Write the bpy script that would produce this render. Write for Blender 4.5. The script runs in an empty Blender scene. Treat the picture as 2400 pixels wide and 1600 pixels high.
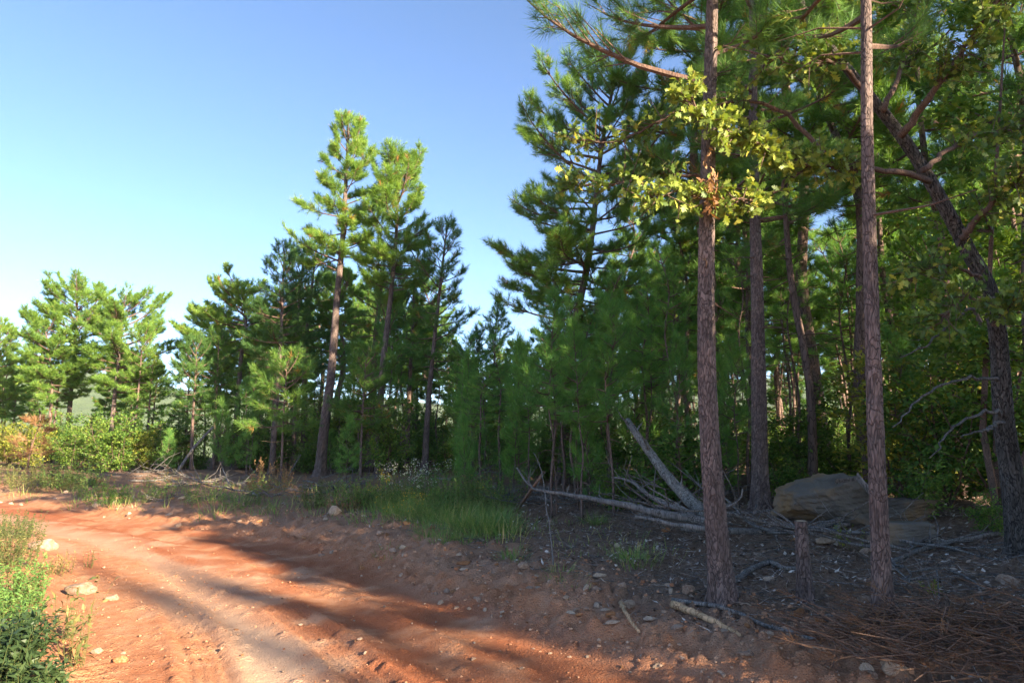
import bpy, math, random
import numpy as np
from mathutils import Vector

# ------------------------------------------------------------------ camera
sc = bpy.context.scene
CAM_H, PITCH, F = 1.65, math.radians(8.53), 1600.0
cd = bpy.data.cameras.new('camera'); cam = bpy.data.objects.new('camera', cd)
sc.collection.objects.link(cam)
cam.location = (0, 0, CAM_H); cam.rotation_euler = (math.pi/2 + PITCH, 0, 0)
cd.sensor_width = 36; cd.lens = 24; cd.clip_start = 0.05; cd.clip_end = 6000
sc.camera = cam
# ------------------------------------------------------------------ light
SUN_EL, SUN_AZ = math.radians(19), math.radians(135)      # azimuth clockwise from +Y
w = bpy.data.worlds.new('World'); sc.world = w; w.use_nodes = True
nt = w.node_tree; bg = nt.nodes['Background']
sky = nt.nodes.new('ShaderNodeTexSky'); sky.sky_type = 'NISHITA'; sky.sun_disc = False
sky.sun_elevation = SUN_EL; sky.sun_rotation = SUN_AZ
sky.altitude = 250; sky.air_density = 0.72; sky.dust_density = 0.6; sky.ozone_density = 3.0
nt.links.new(sky.outputs[0], bg.inputs[0]); bg.inputs[1].default_value = 0.070
sd = bpy.data.lights.new('sun', 'SUN'); sun = bpy.data.objects.new('sun', sd); sc.collection.objects.link(sun)
sd.energy = 4.7; sd.angle = math.radians(0.55); sd.color = (1.0, 0.82, 0.58)
SUNV = Vector((math.sin(SUN_AZ)*math.cos(SUN_EL), math.cos(SUN_AZ)*math.cos(SUN_EL), math.sin(SUN_EL)))
sun.rotation_euler = SUNV.to_track_quat('Z', 'Y').to_euler(); sun.location = (30, -30, 30)
vs = sc.view_settings; vs.view_transform = 'Standard'; vs.look = 'None'; vs.gamma = 1; vs.use_curve_mapping = False
vs.exposure = 2.45
sc.cycles.max_bounces = 4; sc.cycles.diffuse_bounces = 3; sc.cycles.transmission_bounces = 3; sc.cycles.glossy_bounces = 1

# ------------------------------------------------------------------ helpers
C = sc.collection
rs = np.random.RandomState
def smooth(a, b, x):
    t = np.clip((x-a)/(b-a), 0, 1); return t*t*(3-2*t)
def _hash(ix, iy, seed):
    n = (ix.astype(np.int64)*374761393 + iy.astype(np.int64)*668265263 + seed*974634) & 0x7fffffff
    n = ((n ^ (n >> 13))*1274126177) & 0x7fffffff
    n = (n ^ (n >> 16)) & 0xffff
    return n/65535.0
def vnoise(x, y, seed=0):
    x = np.asarray(x, float); y = np.asarray(y, float)
    ix = np.floor(x); iy = np.floor(y); fx = x-ix; fy = y-iy
    fx = fx*fx*(3-2*fx); fy = fy*fy*(3-2*fy)
    a = _hash(ix, iy, seed); b = _hash(ix+1, iy, seed); c = _hash(ix, iy+1, seed); d = _hash(ix+1, iy+1, seed)
    return (a+(b-a)*fx)*(1-fy) + (c+(d-c)*fx)*fy
def fbm(x, y, seed=0, oc=4):
    s = 0; a = .5
    for i in range(oc):
        s = s + a*(vnoise(x, y, seed+i*17)-.5); x = x*2.03+7.1; y = y*2.03-3.3; a *= .5
    return s
def cell(x, y, seed=0):
    """distance to nearest / second nearest feature point, and a cell value"""
    ix = np.floor(x); iy = np.floor(y); d1 = np.full(x.shape, 9.); d2 = np.full(x.shape, 9.); v = np.zeros(x.shape)
    for dx in (-1, 0, 1):
        for dy in (-1, 0, 1):
            cx = ix+dx; cy = iy+dy
            px = cx+_hash(cx, cy, seed); py = cy+_hash(cx, cy, seed+5); hv = _hash(cx, cy, seed+9)
            d = np.hypot(px-x, py-y); nb = d < d1
            d2 = np.where(nb, d1, np.minimum(d2, d)); v = np.where(nb, hv, v); d1 = np.where(nb, d, d1)
    return d1, d2, v
def nrm(v):
    return v/np.maximum(np.linalg.norm(v, axis=-1, keepdims=True), 1e-9)

class MB:
    """collects faces; build() links them as ONE mesh object"""
    def __init__(s): s.V = []; s.Q = []; s.T = []; s.A = []; s.n = 0
    def add(s, V, quads=None, tris=None, tone=0.5):
        V = np.asarray(V, float).reshape(-1, 3)
        if quads is not None: s.Q.append(np.asarray(quads, np.int64).reshape(-1, 4)+s.n)
        if tris is not None: s.T.append(np.asarray(tris, np.int64).reshape(-1, 3)+s.n)
        s.A.append(np.broadcast_to(np.asarray(tone, float), (len(V),))); s.V.append(V); s.n += len(V)
    def mesh(s, name, mat, smooth_=False, attrs=None):
        me = bpy.data.meshes.new(name)
        V = np.concatenate(s.V) if s.V else np.zeros((0, 3))
        Q = np.concatenate(s.Q) if s.Q else np.zeros((0, 4), np.int64)
        T = np.concatenate(s.T) if s.T else np.zeros((0, 3), np.int64)
        me.vertices.add(len(V)); me.vertices.foreach_set('co', V.astype(np.float32).ravel())
        idx = np.concatenate([Q.ravel(), T.ravel()]).astype(np.int32)
        me.loops.add(len(idx)); me.loops.foreach_set('vertex_index', idx)
        tot = np.concatenate([np.full(len(Q), 4), np.full(len(T), 3)]).astype(np.int32)
        st = np.concatenate([[0], np.cumsum(tot)[:-1]]).astype(np.int32)
        me.polygons.add(len(tot)); me.polygons.foreach_set('loop_start', st); me.polygons.foreach_set('loop_total', tot)
        me.polygons.foreach_set('use_smooth', np.full(len(tot), smooth_))
        a = me.attributes.new('tone', 'FLOAT', 'POINT'); a.data.foreach_set('value', np.concatenate(s.A).astype(np.float32))
        for k, v in (attrs or {}).items():
            a = me.attributes.new(k, 'FLOAT', 'POINT'); a.data.foreach_set('value', np.asarray(v, np.float32))
        me.update(calc_edges=True); me.materials.append(mat)
        return me
    def build(s, name, mat, parent=None, smooth_=False, attrs=None):
        return link(name, s.mesh(name, mat, smooth_, attrs), parent)
def link(name, me, parent=None):
    o = bpy.data.objects.new(name, me); C.objects.link(o); o.parent = parent; return o
def tag(o, label=None, cat=None, group=None, kind=None):
    if label: o['label'] = label
    if cat: o['category'] = cat
    if group: o['group'] = group
    if kind: o['kind'] = kind
    return o
def empty(name, loc=(0, 0, 0), rz=0, sc_=1):
    o = bpy.data.objects.new(name, None); C.objects.link(o); o.location = loc; o.rotation_euler = (0, 0, rz)
    o.scale = (sc_,)*3; o.empty_display_size = .2; return o
def copy_tree(o, loc, rz=0, s=1, tilt=(0, 0), label=None, group=None, parent=None):
    c = o.copy(); C.objects.link(c); c.parent = parent
    if parent is None:
        c.location = loc; c.rotation_euler = (tilt[0], tilt[1], rz); c.scale = s if hasattr(s, '__len__') else (s,)*3
        if label: c['label'] = label
        if group: c['group'] = group
    for ch in list(o.children): copy_tree(ch, None, parent=c)
    return c

def tube(mb, pts, rad, n=8, tone=.5, cap=True, wob=0, seed=0):
    P = np.asarray(pts, float); m = len(P); T = nrm(np.gradient(P, axis=0))
    ref = np.array([1., 0, 0]) if abs(T[0, 0]) < .8 else np.array([0, 1., 0])
    U = np.zeros((m, 3))
    for i in range(m):
        ref = ref-T[i]*ref.dot(T[i]); ref /= np.linalg.norm(ref); U[i] = ref
    W = np.cross(T, U); a = np.arange(n)*2*math.pi/n
    R = np.broadcast_to(np.asarray(rad, float).reshape(-1, 1), (m, n)).copy()
    if wob: R *= 1+wob*(rs(seed).rand(m, n)-.5)
    V = P[:, None]+R[..., None]*(np.cos(a)[None, :, None]*U[:, None]+np.sin(a)[None, :, None]*W[:, None])
    V = V.reshape(-1, 3)
    i, j = np.meshgrid(np.arange(m-1), np.arange(n), indexing='ij'); j2 = (j+1) % n
    q = np.stack([i*n+j, i*n+j2, (i+1)*n+j2, (i+1)*n+j], -1).reshape(-1, 4)
    tri = None
    if cap:
        V = np.vstack([V, P[0], P[-1]]); k = np.arange(n); k2 = (k+1) % n
        tri = np.vstack([np.stack([np.full(n, m*n), k2, k], 1), np.stack([np.full(n, m*n+1), (m-1)*n+k, (m-1)*n+k2], 1)])
    mb.add(V, q, tri, tone)
def sticks(mb, P0, P1, r0, r1, n=3, tone=.5):
    """many straight tapered twigs at once"""
    P0 = np.asarray(P0, float).reshape(-1, 3); P1 = np.asarray(P1, float).reshape(-1, 3); m = len(P0)
    if not m: return
    T = nrm(P1-P0); ref = np.where(np.abs(T[:, 2:3]) > .8, [[1., 0, 0]], [[0, 0, 1.]])
    U = nrm(np.cross(T, ref)); W = np.cross(T, U); a = np.arange(n)*2*math.pi/n
    off = np.cos(a)[None, :, None]*U[:, None]+np.sin(a)[None, :, None]*W[:, None]
    r0 = np.broadcast_to(np.asarray(r0, float), (m,)); r1 = np.broadcast_to(np.asarray(r1, float), (m,))
    V = np.concatenate([P0[:, None]+off*r0[:, None, None], P1[:, None]+off*r1[:, None, None]], 1)
    k = np.arange(n); q = np.stack([k, (k+1) % n, n+(k+1) % n, n+k], 1)
    Q = (np.arange(m)*2*n)[:, None, None]+q[None]
    tn = np.repeat(np.broadcast_to(np.asarray(tone, float), (m,)), 2*n)
    mb.add(V, Q, None, tn)
def cards(mb, P, A, N, L, W, shape, tris=None, quads=None, tone=.5, curl=0.):
    """many flat leaves: shape = (k,3) outline: along, across, lift"""
    P = np.asarray(P, float); m = len(P)
    if not m: return
    A = nrm(np.asarray(A, float)); S = nrm(np.cross(np.asarray(N, float), A)+1e-6); N2 = np.cross(A, S)
    L = np.broadcast_to(np.asarray(L, float), (m,)); W = np.broadcast_to(np.asarray(W, float), (m,))
    sh = np.asarray(shape, float); k = len(sh)
    cl = np.broadcast_to(np.asarray(curl, float), (m,))
    V = (P[:, None]+(L[:, None]*sh[None, :, 0])[..., None]*A[:, None]+(W[:, None]*sh[None, :, 1])[..., None]*S[:, None]
         + (L[:, None]*(sh[None, :, 2]-cl[:, None]*sh[None, :, 0]**2))[..., None]*N2[:, None])
    base = (np.arange(m)*k)[:, None, None]
    mb.add(V, None if quads is None else base+np.asarray(quads)[None], None if tris is None else base+np.asarray(tris)[None],
           np.repeat(np.broadcast_to(np.asarray(tone, float), (m,)), k))
# leaf shapes
NEEDLE = ([(0, -.5, 0), (0, .5, 0), (1, 0, 0)], [(0, 1, 2)], None)
LEAF = ([(0, 0, 0), (.45, -.5, .06), (.45, .5, .06), (1, 0, 0)], [(0, 1, 2), (1, 3, 2)], None)
BLADE = ([(0, -.5, 0), (0, .5, 0), (.55, -.36, 0), (.55, .36, 0), (1, 0, 0)], [(2, 3, 4)], [(0, 1, 3, 2)])
_ox = [0, .18, .27, .36, .50, .60, .74, .82, .92, 1.0]; _oy = [.01, .05, .26, .10, .50, .14, .40, .13, .17, .02]
_sh = []; _q = []
for i_, (a_, b_) in enumerate(zip(_ox, _oy)):
    fwd = .07 if b_ > .2 else 0
    _sh += [(a_+fwd, -b_, .05*b_), (a_, 0, 0), (a_+fwd, b_, .05*b_)]
    if i_: k_ = 3*i_; _q += [(k_-3, k_-2, k_+1, k_), (k_-2, k_-1, k_+2, k_+1)]
OAK = (_sh, None, _q)
def put(mb, shape, P, A, N, L, W, tone=.5, curl=0.): cards(mb, P, A, N, L, W, shape[0], shape[1], shape[2], tone, curl)

# ------------------------------------------------------------------ materials
def new_mat(name):
    m = bpy.data.materials.new(name); m.use_nodes = True; t = m.node_tree
    b = t.nodes['Principled BSDF']; return m, t, b
def node(t, typ, **kw):
    n = t.nodes.new(typ)
    for k, v in kw.items():
        if k == 'inp':
            for a, b in v.items(): n.inputs[a].default_value = b
        else: setattr(n, k, v)
    return n
def ramp(t, fac, stops):
    r = t.nodes.new('ShaderNodeValToRGB'); e = r.color_ramp.elements
    while len(e) > 1: e.remove(e[0])
    e[0].position = stops[0][0]; e[0].color = (*stops[0][1], 1)
    for p, c in stops[1:]: x = e.new(p); x.color = (*c, 1)
    t.links.new(fac, r.inputs[0]); return r.outputs[0]
def noise(t, scale, detail=4, rough=.6, vec=None, dim='3D'):
    n = t.nodes.new('ShaderNodeTexNoise'); n.inputs['Scale'].default_value = scale
    n.inputs['Detail'].default_value = detail; n.inputs['Roughness'].default_value = rough
    if vec is not None: t.links.new(vec, n.inputs['Vector'])
    return n.outputs[0]
def mixc(t, fac, a, b, mode='MIX'):
    n = t.nodes.new('ShaderNodeMix'); n.data_type = 'RGBA'; n.blend_type = mode
    for s, v in ((n.inputs[0], fac), (n.inputs[6], a), (n.inputs[7], b)):
        if isinstance(v, (int, float)): s.default_value = v
        elif isinstance(v, tuple): s.default_value = (*v, 1)
        else: t.links.new(v, s)
    return n.outputs[2]
def attr(t, name):
    n = t.nodes.new('ShaderNodeAttribute'); n.attribute_name = name; return n.outputs['Fac']
def mth(t, op, a, b=None, clamp=False):
    n = t.nodes.new('ShaderNodeMath'); n.operation = op; n.use_clamp = clamp
    for i, v in enumerate((a, b)):
        if v is None: continue
        if isinstance(v, (int, float)): n.inputs[i].default_value = v
        else: t.links.new(v, n.inputs[i])
    return n.outputs[0]
def bump(t, b, h, strength=.5, dist=.01, prev=None):
    n = t.nodes.new('ShaderNodeBump'); n.inputs['Strength'].default_value = strength; n.inputs['Distance'].default_value = dist
    t.links.new(h, n.inputs['Height'])
    if prev is not None: t.links.new(prev, n.inputs['Normal'])
    t.links.new(n.outputs[0], b.inputs['Normal']); return n.outputs[0]
def objvec(t): return t.nodes.new('ShaderNodeTexCoord').outputs['Object']

def foliage(name, stops, trans=.35, rough=.55, vary=.25, spec=.3):
    m, t, b = new_mat(name)
    oi = t.nodes.new('ShaderNodeObjectInfo')
    f = mth(t, 'ADD', attr(t, 'tone'), mth(t, 'MULTIPLY', mth(t, 'SUBTRACT', oi.outputs['Random'], .5), vary), True)
    col = ramp(t, f, stops)
    t.links.new(col, b.inputs['Base Color']); b.inputs['Roughness'].default_value = rough
    b.inputs['Specular IOR Level'].default_value = spec
    tr = t.nodes.new('ShaderNodeBsdfTranslucent')
    t.links.new(mixc(t, 1.0, col, (1.25, 1.2, .55), 'MULTIPLY'), tr.inputs[0])
    mx = t.nodes.new('ShaderNodeMixShader'); mx.inputs[0].default_value = trans
    t.links.new(b.outputs[0], mx.inputs[1]); t.links.new(tr.outputs[0], mx.inputs[2])
    t.links.new(mx.outputs[0], t.nodes['Material Output'].inputs[0]); return m
M = {}
M['needle'] = foliage('pine needles', [(0, (.065, .15, .05)), (.35, (.115, .24, .055)), (.7, (.205, .345, .062)), (.93, (.30, .42, .075)), (.97, (.42, .27, .07)), (1, (.42, .22, .07))], .42)
M['needle_young'] = foliage('young pine needles', [(0, (.085, .22, .065)), (.5, (.16, .34, .075)), (1, (.30, .48, .10))], .42)
M['oak'] = foliage('oak leaves', [(0, (0.059, 0.117, 0.033)), (.45, (0.117, 0.192, 0.044)), (.8, (0.325, 0.380, 0.077)), (.95, (0.564, 0.455, 0.087)), (1, (0.500, 0.233, 0.059))], .40, .45, .1, .3)
M['leaf'] = foliage('shrub leaves', [(0, (0.053, 0.131, 0.031)), (.5, (0.114, 0.227, 0.045)), (1, (0.263, 0.350, 0.061))], .4, .45)
M['leaf_shaded'] = foliage('shade-darkened roadside leaves', [(0, (.03, .06, .025)), (.5, (.06, .10, .035)), (1, (.13, .16, .05))], .3, .5)  # darker leaf colour stands in for shade on the lower left plants
M['leaf_yellow'] = foliage('yellow shrub leaves', [(0, (0.097, 0.161, 0.032)), (.5, (0.209, 0.258, 0.045)), (1, (0.419, 0.386, 0.064))], .42, .5)
M['grass'] = foliage('grass blades', [(0, (0.087, 0.195, 0.055)), (.5, (0.165, 0.294, 0.069)), (.8, (0.333, 0.351, 0.117)), (1, (0.624, 0.486, 0.234))], .35, .6)
M['weed'] = foliage('weeds', [(0, (.06, .10, .035)), (.5, (.13, .16, .055)), (.8, (.24, .22, .08)), (1, (.40, .22, .10))], .35, .6)
M['dry'] = foliage('dry brown needles', [(0, (.13, .06, .03)), (.5, (.26, .13, .06)), (1, (.42, .25, .13))], .25, .7)
M['white_flower'] = foliage('white flowers', [(0, (.45, .46, .38)), (1, (.72, .72, .62))], .3, .6)
M['yellow_flower'] = foliage('yellow flowers', [(0, (.5, .33, .03)), (1, (.65, .45, .05))], .3, .6)
M['red_flower'] = foliage('red flowers', [(0, (.5, .06, .06)), (1, (.6, .12, .10))], .3, .6)

def bark(name, plate, dark, ridge, scale=9, strength=.9, zst=.28, crack=1.):
    m, t, b = new_mat(name)
    mp = node(t, 'ShaderNodeMapping'); mp.inputs['Scale'].default_value = (1, 1, zst)
    t.links.new(objvec(t), mp.inputs[0])
    nz = noise(t, 5, 5, .65, mp.outputs[0])
    wv = node(t, 'ShaderNodeVectorMath', operation='ADD')
    t.links.new(mp.outputs[0], wv.inputs[0]); sc2 = node(t, 'ShaderNodeVectorMath', operation='SCALE', inp={3: .24})
    cn = t.nodes.new('ShaderNodeTexNoise'); cn.inputs['Scale'].default_value = 7; t.links.new(mp.outputs[0], cn.inputs['Vector'])
    t.links.new(cn.outputs['Color'], sc2.inputs[0]); t.links.new(sc2.outputs[0], wv.inputs[1])
    v = node(t, 'ShaderNodeTexVoronoi', feature='DISTANCE_TO_EDGE'); v.inputs['Scale'].default_value = scale*2.2
    t.links.new(wv.outputs[0], v.inputs['Vector'])
    vc = node(t, 'ShaderNodeTexVoronoi'); vc.inputs['Scale'].default_value = scale*2.2; t.links.new(wv.outputs[0], vc.inputs['Vector'])
    gap = mth(t, 'MULTIPLY', v.outputs['Distance'], 11.0, True)
    nzl = noise(t, 1.1, 4, .6, objvec(t))
    base = ramp(t, mth(t, 'ADD', mth(t, 'MULTIPLY', nz, .6), mth(t, 'MULTIPLY', nzl, .4)), [(.3, plate), (.5, ridge), (.66, (ridge[0]*1.5, ridge[1]*1.35, ridge[2]*1.25))])
    sep = t.nodes.new('ShaderNodeSeparateColor'); t.links.new(vc.outputs['Color'], sep.inputs[0])
    base = mixc(t, mth(t, 'MULTIPLY', sep.outputs[0], .45), base, tuple(c*.55 for c in plate))
    tn = attr(t, 'tone')
    base = mixc(t, mth(t, 'MULTIPLY', mth(t, 'SUBTRACT', tn, .5), 2., True), base, (.36, .20, .10))
    base = mixc(t, mth(t, 'MULTIPLY', mth(t, 'SUBTRACT', .5, tn), 2., True), base, dark)
    gapc = mth(t, 'MAXIMUM', gap, 1-crack)
    t.links.new(mixc(t, gapc, dark, base), b.inputs['Base Color']); b.inputs['Roughness'].default_value = .9
    b.inputs['Specular IOR Level'].default_value = .2
    h = mth(t, 'ADD', mth(t, 'MULTIPLY', gap, .7), mth(t, 'MULTIPLY', noise(t, 60, 4, .7, mp.outputs[0]), .9))
    bump(t, b, h, strength, .012); return m
M['bark'] = bark('pine bark', (.125, .09, .08), (.045, .034, .032), (.25, .19, .172), 16, 1., .3, .5)
M['bark_oak'] = bark('oak bark', (.085, .07, .062), (.018, .015, .014), (.155, .14, .128), 14, 1.0, .22)
M['bark_far'] = bark('thin pine bark', (.14, .095, .08), (.05, .035, .03), (.20, .14, .12), 8, .5)
M['twig'] = bark('branch bark', (.13, .085, .065), (.06, .04, .032), (.19, .125, .10), 20, .3)
M['grey_wood'] = bark('weathered grey wood', (.12, .108, .10), (.045, .04, .036), (.20, .188, .18), 12, .5, .10)
M['lichen_log'] = bark('lichen covered bark', (.12, .105, .092), (.035, .03, .026), (.25, .24, .22), 12, .9, .5)
M['bare_wood'] = bark('barkless tan wood', (.38, .23, .12), (.16, .08, .04), (.55, .37, .22), 10, .4, .08)
M['rust_bark'] = bark('brown dead twigs', (.14, .085, .06), (.06, .035, .025), (.22, .14, .10), 20, .3)
def cutwood():
    m, t, b = new_mat('sawn pine end'); wv = node(t, 'ShaderNodeTexWave', wave_type='RINGS', rings_direction='Z')
    wv.inputs['Scale'].default_value = 14; wv.inputs['Distortion'].default_value = 1.5; t.links.new(objvec(t), wv.inputs['Vector'])
    t.links.new(ramp(t, wv.outputs[1], [(0, (.34, .24, .15)), (1, (.5, .39, .27))]), b.inputs['Base Color']); b.inputs['Roughness'].default_value = .85; return m
M['cut'] = cutwood()
def rock(name, c1, c2, c3, sc_=6):
    m, t, b = new_mat(name); o = objvec(t); oi = t.nodes.new('ShaderNodeObjectInfo')
    off = node(t, 'ShaderNodeVectorMath', operation='ADD'); t.links.new(o, off.inputs[0]); t.links.new(oi.outputs['Random'], off.inputs[1])
    n1 = noise(t, sc_*.5, 5, .6, off.outputs[0]); n2 = noise(t, sc_*4, 5, .7, off.outputs[0])
    col = ramp(t, n1, [(.32, c1), (.5, c2), (.68, c3)])
    col = mixc(t, mth(t, 'MULTIPLY', n2, .55), col, tuple(x*.45 for x in c1))
    hs = node(t, 'ShaderNodeHueSaturation'); t.links.new(col, hs.inputs['Color'])
    t.links.new(mth(t, 'ADD', mth(t, 'MULTIPLY', oi.outputs['Random'], .5), .75), hs.inputs['Value'])
    t.links.new(hs.outputs[0], b.inputs['Base Color']); b.inputs['Roughness'].default_value = .92; b.inputs['Specular IOR Level'].default_value = .2
    bump(t, b, mth(t, 'ADD', n2, noise(t, sc_*16, 3, .7, off.outputs[0])), .6, .015); return m
M['rock'] = rock('sandstone fragments', (.30, .17, .11), (.42, .29, .21), (.52, .42, .33), 8)
M['rock_grey'] = rock('pale grey sandstone', (.42, .29, .20), (.55, .41, .30), (.66, .53, .41), 8)
M['rock_orange'] = rock('iron stained sandstone', (.30, .12, .05), (.42, .20, .09), (.5, .32, .19), 8)
M['boulder'] = rock('lichened sandstone boulder', (.10, .085, .07), (.19, .165, .14), (.34, .20, .09), 3)
def dirtm():
    m, t, b = new_mat('red clay pebbles'); o = objvec(t)
    f = attr(t, 'tone')
    t.links.new(ramp(t, f, [(0, (.28, .11, .05)), (.5, (.37, .18, .10)), (.85, (.43, .25, .155)), (1, (.46, .32, .23))]), b.inputs['Base Color'])
    b.inputs['Roughness'].default_value = .95; b.inputs['Specular IOR Level'].default_value = .15
    bump(t, b, noise(t, 120, 3, .7, o), .5, .004); return m
M['pebble'] = dirtm()
def litterm():
    m, t, b = new_mat('forest litter')
    t.links.new(ramp(t, attr(t, 'tone'), [(0, (.07, .047, .035)), (.45, (.17, .108, .076)), (.75, (.30, .22, .17)), (.92, (.50, .43, .37)), (1, (.64, .58, .52))]), b.inputs['Base Color'])
    b.inputs['Roughness'].default_value = .8; b.inputs['Specular IOR Level'].default_value = .2; return m
M['litter'] = litterm()
def groundm():
    m, t, b = new_mat('red dirt ground')
    geo = t.nodes.new('ShaderNodeNewGeometry'); P = geo.outputs['Position']
    road = attr(t, 'road'); lit = attr(t, 'litter'); red = attr(t, 'red'); dust = attr(t, 'dust')
    n_f = noise(t, 38, 6, .7, P); n_m = noise(t, 5, 6, .65, P); n_g = noise(t, 160, 3, .6, P); n_l = noise(t, .8, 4, .6, P)
    clay = ramp(t, n_m, [(.28, (.37, .145, .068)), (.5, (.47, .215, .112)), (.72, (.55, .30, .18))])
    clay = mixc(t, dust, clay, ramp(t, n_f, [(.3, (.49, .31, .205)), (.7, (.59, .42, .31))]))
    clay = mixc(t, red, clay, ramp(t, n_f, [(.3, (.27, .075, .03)), (.7, (.40, .135, .06))]))
    clay = mixc(t, mth(t, 'MULTIPLY', ramp(t, n_f, [(.5, (0, 0, 0)), (.75, (1, 1, 1))]), .35), clay, (.30, .115, .055))
    clay = mixc(t, mth(t, 'MULTIPLY', ramp(t, n_g, [(.55, (0, 0, 0)), (.7, (1, 1, 1))]), .30), clay, (.62, .47, .36))
    floor_ = ramp(t, n_f, [(.25, (.075, .053, .04)), (.5, (.19, .13, .095)), (.75, (.32, .245, .19))])
    floor_ = mixc(t, mth(t, 'MULTIPLY', n_l, .4), floor_, (.22, .13, .085))
    soil = mixc(t, ramp(t, n_m, [(.3, (0, 0, 0)), (.7, (1, 1, 1))]), (.29, .15, .09), (.36, .22, .14))
    base = mixc(t, road, soil, clay); base = mixc(t, lit, base, floor_)
    far = attr(t, 'far')
    base = mixc(t, far, base, ramp(t, n_l, [(.3, (.035, .07, .02)), (.7, (.07, .11, .03))]))
    t.links.new(base, b.inputs['Base Color']); b.inputs['Roughness'].default_value = .95; b.inputs['Specular IOR Level'].default_value = .12
    h = mth(t, 'ADD', mth(t, 'MULTIPLY', n_f, 1.0), mth(t, 'MULTIPLY', n_g, .5))
    vor = node(t, 'ShaderNodeTexVoronoi'); vor.inputs['Scale'].default_value = 55; t.links.new(P, vor.inputs['Vector'])
    h = mth(t, 'SUBTRACT', h, mth(t, 'MULTIPLY', vor.outputs[0], .6))
    bump(t, b, h, 1., .022); return m
M['ground'] = groundm()
def hillm():
    m, t, b = new_mat('wooded hillside'); o = objvec(t)
    n1 = noise(t, .035, 6, .7, o); n2 = noise(t, .006, 3, .6, o)
    t.links.new(mixc(t, n2, ramp(t, n1, [(.3, (.03, .06, .018)), (.7, (.085, .12, .035))]), (.06, .10, .03)), b.inputs['Base Color'])
    b.inputs['Roughness'].default_value = 1; bump(t, b, n1, 1, 6); return m
M['hill'] = hillm()

# ------------------------------------------------------------------ terrain
def spline(pts, n=10):
    P = np.array(pts, float); P = np.vstack([2*P[0]-P[1], P, 2*P[-1]-P[-2]]); out = []
    for i in range(1, len(P)-2):
        for k in range(n):
            u = k/n; a, b, c, d = P[i-1:i+3]
            out.append(.5*((2*b)+(-a+c)*u+(2*a-5*b+4*c-d)*u*u+(-a+3*b-3*c+d)*u**3))
    out.append(P[-2]); return np.array(out)
R_EDGE = spline([(60, -60), (34, -33.5), (20, -17.8), (13, -8.3), (7, -1.6), (3.3, 2.5), (1.7, 4.6), (.45, 5.9), (-1, 7.9), (-3.6, 11.4), (-8.2, 15.2), (-15.8, 20.5), (-30, 27), (-70, 33)], 6)
L_EDGE = spline([(50, -68), (26, -38), (14, -22.5), (8, -13.5), (3, -6.5), (-.6, -1), (-1.9, 2), (-2.9, 4.7), (-4.6, 7.3), (-6.9, 10.3), (-10.3, 13.3), (-17, 17.2), (-31, 22.5), (-70, 28)], 6)
def sdist(E, x, y):
    x = np.asarray(x, float).ravel(); y = np.asarray(y, float).ravel()
    best = np.full(x.shape, 1e18); sg = np.zeros(x.shape); al = np.zeros(x.shape)
    A = E[:-1]; D = E[1:]-E[:-1]; L2 = (D**2).sum(1); acc = np.concatenate([[0], np.cumsum(np.sqrt(L2))])
    for k in range(len(A)):
        px = x-A[k, 0]; py = y-A[k, 1]; tt = np.clip((px*D[k, 0]+py*D[k, 1])/L2[k], 0, 1)
        qx = px-tt*D[k, 0]; qy = py-tt*D[k, 1]; d = qx*qx+qy*qy; nb = d < best
        best = np.where(nb, d, best); sg = np.where(nb, D[k, 0]*py-D[k, 1]*px, sg); al = np.where(nb, acc[k]+tt*math.sqrt(L2[k]), al)
    return np.sqrt(best)*np.where(sg < 0, 1, -1), al       # edges run towards far left: forest lies on the right hand
GS, GN = .4, 401                                            # distance tables, read bilinearly
_gx, _gy = np.meshgrid(np.arange(GN)*GS-80, np.arange(GN)*GS-80, indexing='ij')
_tR, _tA = [a.reshape(GN, GN) for a in sdist(R_EDGE, _gx, _gy)]; _tL = -sdist(L_EDGE, _gx, _gy)[0].reshape(GN, GN)
def edges(x, y):
    fx = np.clip((np.asarray(x, float).ravel()+80)/GS, 0, GN-1.001); fy = np.clip((np.asarray(y, float).ravel()+80)/GS, 0, GN-1.001)
    i = fx.astype(int); j = fy.astype(int); u = fx-i; v = fy-j
    f = lambda t: (t[i, j]*(1-u)+t[i+1, j]*u)*(1-v)+(t[i, j+1]*(1-u)+t[i+1, j+1]*u)*v
    return f(_tR), f(_tL), f(_tA)
TRK = [((-1.35, 3.4), (-3.9, 8.2)), ((-.15, 3.4), (-1.75, 6.2))]
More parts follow.
